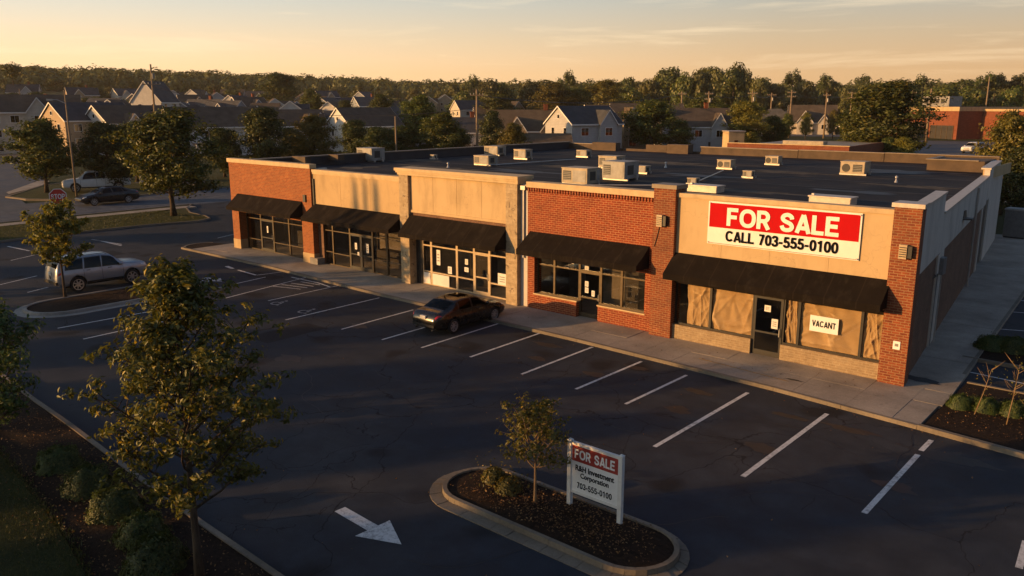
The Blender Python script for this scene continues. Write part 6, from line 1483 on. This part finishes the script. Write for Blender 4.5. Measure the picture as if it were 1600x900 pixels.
hr = random.Random(21); far = [(18, 300, 14), (62, 330, 18), (75, 300, 10), (98, 285, 12), (122, 300, 14), (143, 270, 11), (165, 330, 15), (182, 300, 12), (205, 290, 12), (222, 330, 14), (262, 330, 15), (285, 300, 18), (305, 360, 16), (320, 310, 16), (338, 400, 16), (352, 300, 15), (372, 360, 17), (388, 310, 14), (405, 400, 14), (415, 300, 12), (428, 350, 15), (455, 270, 10), (462, 320, 11), (475, 390, 15), (490, 370, 14), (512, 350, 13), (525, 300, 13), (545, 380, 16), (575, 330, 14), (604, 350, 18), (625, 290, 14), (645, 400, 15), (668, 430, 14), (694, 440, 15), (735, 320, 16), (765, 300, 14), (790, 330, 15), (40, 420, 15), (130, 430, 16), (200, 430, 15), (270, 450, 16), (310, 480, 16), (365, 480, 15), (440, 460, 15), (510, 470, 15), (570, 470, 15)]
wn = {'siding_white': 'white', 'siding_cream': 'cream', 'siding_grey': 'grey', 'siding_tan': 'tan', 'siding_blue': 'blue grey'}; rn = {'roof_brown': 'brown', 'roof_grey': 'grey', 'roof_slate': 'slate'}
for i, (px, r, w) in enumerate(sorted(far)):
    wl = hr.choice(['siding_white', 'siding_white', 'siding_cream', 'siding_grey', 'siding_tan', 'siding_blue']); rf = hr.choice(list(rn)); yaw = hr.choice((-35, -10, 8, 25, 60, 85, 95)); e = hr.choice((4.5, 5.2, 6.2)); g = ((hr.uniform(-3, 3), 4.2, .8, e + 2.4),) if hr.random() < .8 else ()
    H(px, r, yaw, w * .8, 9, e, e + 3.3, wl, rf, 'x', g, 2, 2 if e > 5 else 1, hr.random() < .3, detail=1)['label'] = ''
fh = [o for o in S.objects if o.get('label') == '' and o.get('category') == 'house']; fh.sort(key=lambda o: pxof(o.location.x, o.location.y))
ords = 'first second third fourth fifth sixth seventh eighth ninth tenth eleventh twelfth thirteenth fourteenth fifteenth sixteenth seventeenth eighteenth nineteenth twentieth'.split()
for i, o in enumerate(fh):
    ms = {c.name.split('.')[0]: c.data.materials[0].name for c in o.children if c.name.startswith(('wall', 'roof'))}
    k = '%s from the left' % ords[i] if i < 20 else ('%s from the right' % ords[len(fh) - 1 - i] if len(fh) - 1 - i < 20 else 'just left of centre, number %d from the left' % (i + 1))
    if i >= 20 and len(fh) - 1 - i >= 20: k = '%s after the twentieth' % ords[i - 20]
    o['label'] = 'small far %s house with %s roof, %s in the far rows' % (wn[ms['wall']], rn[ms['roof']], k)
# ------------------------------------------------------------------ other buildings
X, Y = place(1500, 270); th = R(30)
bb = thing('brick_building', (X, Y, -.2), 'low brick commercial building with tan cornice at the right behind the roof', 'commercial building', -th)
m = MB().mat('brick_far'); m.box(-30, 0, 0, 24, 0, 8.3); m.box(-.01 + .012, 60, 9, 50, 0, 8.2); part('wall', m, bb)
m = MB().mat('stucco_tan'); m.box(-30.3, .3, -.3, 24.2, 8.3, 9.5); m.box(.31, 60, 8.8, 50, 8.25, 8.9); part('cornice', m, bb)
m = MB().mat('roof_membrane'); m.box(-30, 0, .2, 24, 9.5, 9.55); part('roof', m, bb)
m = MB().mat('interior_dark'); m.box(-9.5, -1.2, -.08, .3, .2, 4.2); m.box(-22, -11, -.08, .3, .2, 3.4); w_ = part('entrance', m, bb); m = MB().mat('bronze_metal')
for x in (-9.4, -7.4, -5.4, -3.4, -1.3): m.box(x - .12, x + .12, -.16, -.09, .2, 4.2)
part('mullion', m, w_); m = MB().mat('stucco_tan').box(-23, -10.5, -3.2, 0 - .02, 3.6, 5.0); m.mat('brick_far').box(-11.2, -10.2, -.5, -.02, 0, 4.4); part('canopy', m, bb)
m = MB().mat('stucco_side').box(14, 20, 8.85, 8.98, 0, 4.4); part('loading_door', m, bb)
for (x, y, w, d, h, lb, mt) in ((-14, 8, 10, 5, 3.0, 'long grey machine housing on the brick building roof', 'hvac_grey'), (22, 16, 14, 6, 4.2, 'pale plant room on the right part of the brick building roof', 'hvac_beige')):
    ct, st_ = math.cos(-th), math.sin(-th); wx, wy = X + x * ct - y * st_, Y + x * st_ + y * ct
    t = thing('roof_plant', (wx, wy, 9.35 if x < 0 else 8.3), lb, 'roof plant', -th); q = MB().mat(mt).box(-w / 2, w / 2, -d / 2, d / 2, 0, h, bev=.05); part('housing', q, t); q = MB().mat('hvac_dark')
    for k in range(4): q.box(-w * .4 + k * w * .2, -w * .4 + k * w * .2 + w * .14, -d / 2 - .03, -d / 2 - .002, h * .3, h * .75)
    part('grille', q, t)
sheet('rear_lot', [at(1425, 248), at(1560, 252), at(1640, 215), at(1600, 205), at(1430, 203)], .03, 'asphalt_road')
m = MB().mat('sidewalk_concrete'); a, b = at(1432, 214), at(1530, 217); c, d = at(1530, 211), at(1432, 208); m.poly([(*a, .045), (*b, .045), (*c, .045), (*d, .045)]); struct('path', m)
# low flat building behind the rear parapet
a0, b0 = place(1140, 128), place(1333, 122); ang = math.atan2(b0[1] - a0[1], b0[0] - a0[0]); ln = math.dist(a0, b0)
lf = thing('flat_roofed_building', (*a0, 0), 'low flat roofed building with brick end wall behind the rear parapet', 'building', ang); m = MB().mat('brick_far').box(0, ln, 0, 26, -.3, 3.9); part('wall', m, lf)
m = MB().mat('concrete_dummy' if 0 else 'pale_concrete').box(.3, ln - .3, .3, 25.7, 3.85, 3.95); part('roof', m, lf); m = MB().mat('brick_far'); m.box(0, ln, -.02, .32, 3.9, 4.35); m.box(ln - .32, ln + .01, .32, 26, 3.9, 4.35); m.mat('coping').box(-.1, ln + .1, -.1, .4, 4.35, 4.45); part('parapet', m, lf)
m = MB().mat('hvac_beige').box(ln * .35, ln * .35 + 6, 6, 8, 3.95, 4.7); part('skylight', m, lf)
X, Y = place(1149, 158); us = thing('utility_shed', (X, Y, 0), 'beige utility shed with a small window behind the rear parapet', 'shed', math.atan2(-X, Y) + R(24)); m = MB().mat('stucco_cream').box(-1.5, 1.5, -1.4, 1.4, -.2, 5.1); part('wall', m, us); m = MB().mat('metal_cap_pale').box(-1.65, 1.65, -1.55, 1.55, 5.1, 5.3); part('roof', m, us); m = MB().mat('house_glass').box(-.4, .3, -1.43, -1.39, 2.9, 3.6); part('window', m, us)
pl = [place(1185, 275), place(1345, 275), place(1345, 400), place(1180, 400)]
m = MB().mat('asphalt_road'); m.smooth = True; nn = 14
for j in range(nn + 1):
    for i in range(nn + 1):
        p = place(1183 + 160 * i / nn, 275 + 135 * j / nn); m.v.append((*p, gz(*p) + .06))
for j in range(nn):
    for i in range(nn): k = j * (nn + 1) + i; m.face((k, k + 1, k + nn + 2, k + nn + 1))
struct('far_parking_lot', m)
# unseen trees added behind the camera to shade the foreground
s2 = Vector((SUNV.x, SUNV.y)).normalized(); n2 = Vector((-s2.y, s2.x)); ctr = Vector((-14, 15)) + s2 * 48
q = random.Random(17)
for i in range(15):
    k = (i - 7.5) * 6.2; p = ctr + n2 * k + s2 * q.uniform(-3, 5); hh = q.uniform(7.9, 8.8) if abs(k) < 13 else q.uniform(6.4, 8.7)
    if k < -16 and i % 2: continue
    tree(MID[i % 3], (p.x, p.y, 0), 'unseen tree added behind the viewpoint to shade the foreground', q.uniform(0, 6), (q.uniform(.72, .95), q.uniform(.72, .95), hh / 10), 'unseen trees added for their shade')
for i in range(9):  # unseen trees added to keep warm low sky light off the right sides
    hh = q.uniform(10, 13.5); tree(MID[i % 3], (q.uniform(21, 26), 4 + i * 8.0, 0), 'unseen tree added beyond the side parking lot to block low sky light', q.uniform(0, 6), (1.2, 1.2, hh / 10), 'unseen trees added to block low sky light')
# unseen trees squeezed narrow to put shadow bars on the second shop front
for tx, sc_ in ((-38.6, .11), (-36.7, .13), (-37.7, .08)):
    p = Vector((tx, 30.5)) + s2 * 52; tree(MID[2], (p.x, p.y, 0), 'unseen tree squeezed narrow to cast a shadow bar on the second shop', q.uniform(0, 6), (sc_, sc_, 1.33), 'unseen trees added for their shade')
# ================================================================== WORLD, SUN, CAMERA
def HAZE():
    m = bpy.data.materials.new('evening_haze'); m.use_nodes = True; t_ = m.node_tree
    for n in list(t_.nodes): t_.nodes.remove(n)
    o_ = t_.nodes.new('ShaderNodeOutputMaterial'); v = t_.nodes.new('ShaderNodeVolumePrincipled'); v.inputs['Color'].default_value = (1.0, .88, .74, 1); v.inputs['Density'].default_value = .00010; v.inputs['Anisotropy'].default_value = .2
    t_.links.new(v.outputs[0], o_.inputs['Volume']); MATS['evening_haze'] = m
    b = MB().mat('evening_haze').box(-1520, 1520, -1520, 1520, -8, 64); h = link('haze', b.mesh('haze')); h['kind'] = 'stuff'; h['label'] = 'warm evening haze'

w = bpy.data.worlds.new('World'); S.world = w; w.use_nodes = True; t = w.node_tree
for n in list(t.nodes): t.nodes.remove(n)
out = t.nodes.new('ShaderNodeOutputWorld'); bg = t.nodes.new('ShaderNodeBackground'); sky = t.nodes.new('ShaderNodeTexSky'); sky.sky_type = 'NISHITA'; sky.sun_disc = False
sky.sun_elevation = SUN_EL; sky.sun_rotation = math.atan2(SUNV.x, SUNV.y); sky.altitude = 50; sky.air_density = 1.0; sky.dust_density = 3.5; sky.ozone_density = 1.2
g = t.nodes.new('ShaderNodeTexCoord'); sp = N(t, 'ShaderNodeSeparateXYZ'); L(t, g.outputs['Generated'], sp.inputs[0])
# warm evening band and thin cirrus, mixed over the sky texture
dt = N(t, 'ShaderNodeVectorMath', operation='DOT_PRODUCT'); L(t, g.outputs['Generated'], dt.inputs[0]); dt.inputs[1].default_value = (-.98, -.2, 0)
side = M_(t, 'MULTIPLY', M_(t, 'ADD', dt.outputs['Value'], 1.0), .5)
hor = ramp(t, sp.outputs[2], [(0.0, (1, 1, 1)), (.05, (.93, .93, .93)), (.13, (.6, .6, .6)), (.22, (.15, .15, .15)), (.36, (0, 0, 0))])
bandc = ramp(t, sp.outputs[2], [(0, (8.0, 4.75, 2.15)), (.035, (7.9, 5.05, 2.6)), (.075, (7.3, 5.5, 3.55)), (.115, (6.4, 5.9, 4.9)), (.3, (2.6, 3.0, 3.6))])
bandc = fmix(t, 1.0, bandc, ramp(t, side, [(.25, (.66, .64, .64)), (.60, (.86, .84, .80)), (.95, (1.35, 1.40, 1.42))]), 'MULTIPLY')
col = fmix(t, hor, fmix(t, 1.0, sky.outputs[0], (.75, .95, 1.22), 'MULTIPLY'), bandc)
cn = noise(t, 3.0, 6, .62, scaled(t, g.outputs['Generated'], (1.2, 1.2, 16)), .4)
ck = M_(t, 'MULTIPLY', ramp(t, cn, [(.53, (0, 0, 0)), (.72, (.35, .35, .35))]), ramp(t, sp.outputs[2], [(.015, (0, 0, 0)), (.05, (1, 1, 1)), (.5, (.6, .6, .6))]))
col = fmix(t, ck, col, (10.5, 8.2, 5.2))
L(t, col, bg.inputs[0])
HAZE(); bg.inputs[1].default_value = .1; L(t, bg.outputs[0], out.inputs[0])
ld = bpy.data.lights.new('sun', 'SUN'); ld.energy = 5.0; ld.angle = R(.55); ld.color = (1.0, .53, .18); so = bpy.data.objects.new('sun', ld); COL.objects.link(so); so.rotation_euler = (-SUNV).to_track_quat('-Z', 'Y').to_euler()
cd = bpy.data.cameras.new('camera'); cd.sensor_width = 36; cd.lens = FPX / 1600 * 36; cd.clip_end = 8000; cd.clip_start = .1
co = bpy.data.objects.new('camera', cd); COL.objects.link(co); co.location = (0, 0, CH)
co.matrix_world = Matrix((RT, UP, -FW)).transposed().to_4x4(); co.location = (0, 0, CH); S.camera = co
S.view_settings.view_transform = 'Standard'; S.view_settings.look = 'None'; S.view_settings.exposure = 0.38; S.view_settings.gamma = 1; S.view_settings.use_curve_mapping = False
S.cycles.max_bounces = 6; S.cycles.transparent_max_bounces = 12; S.cycles.diffuse_bounces = 3; S.cycles.glossy_bounces = 3; S.cycles.caustics_reflective = False; S.cycles.caustics_refractive = False; S.cycles.sample_clamp_indirect = 6
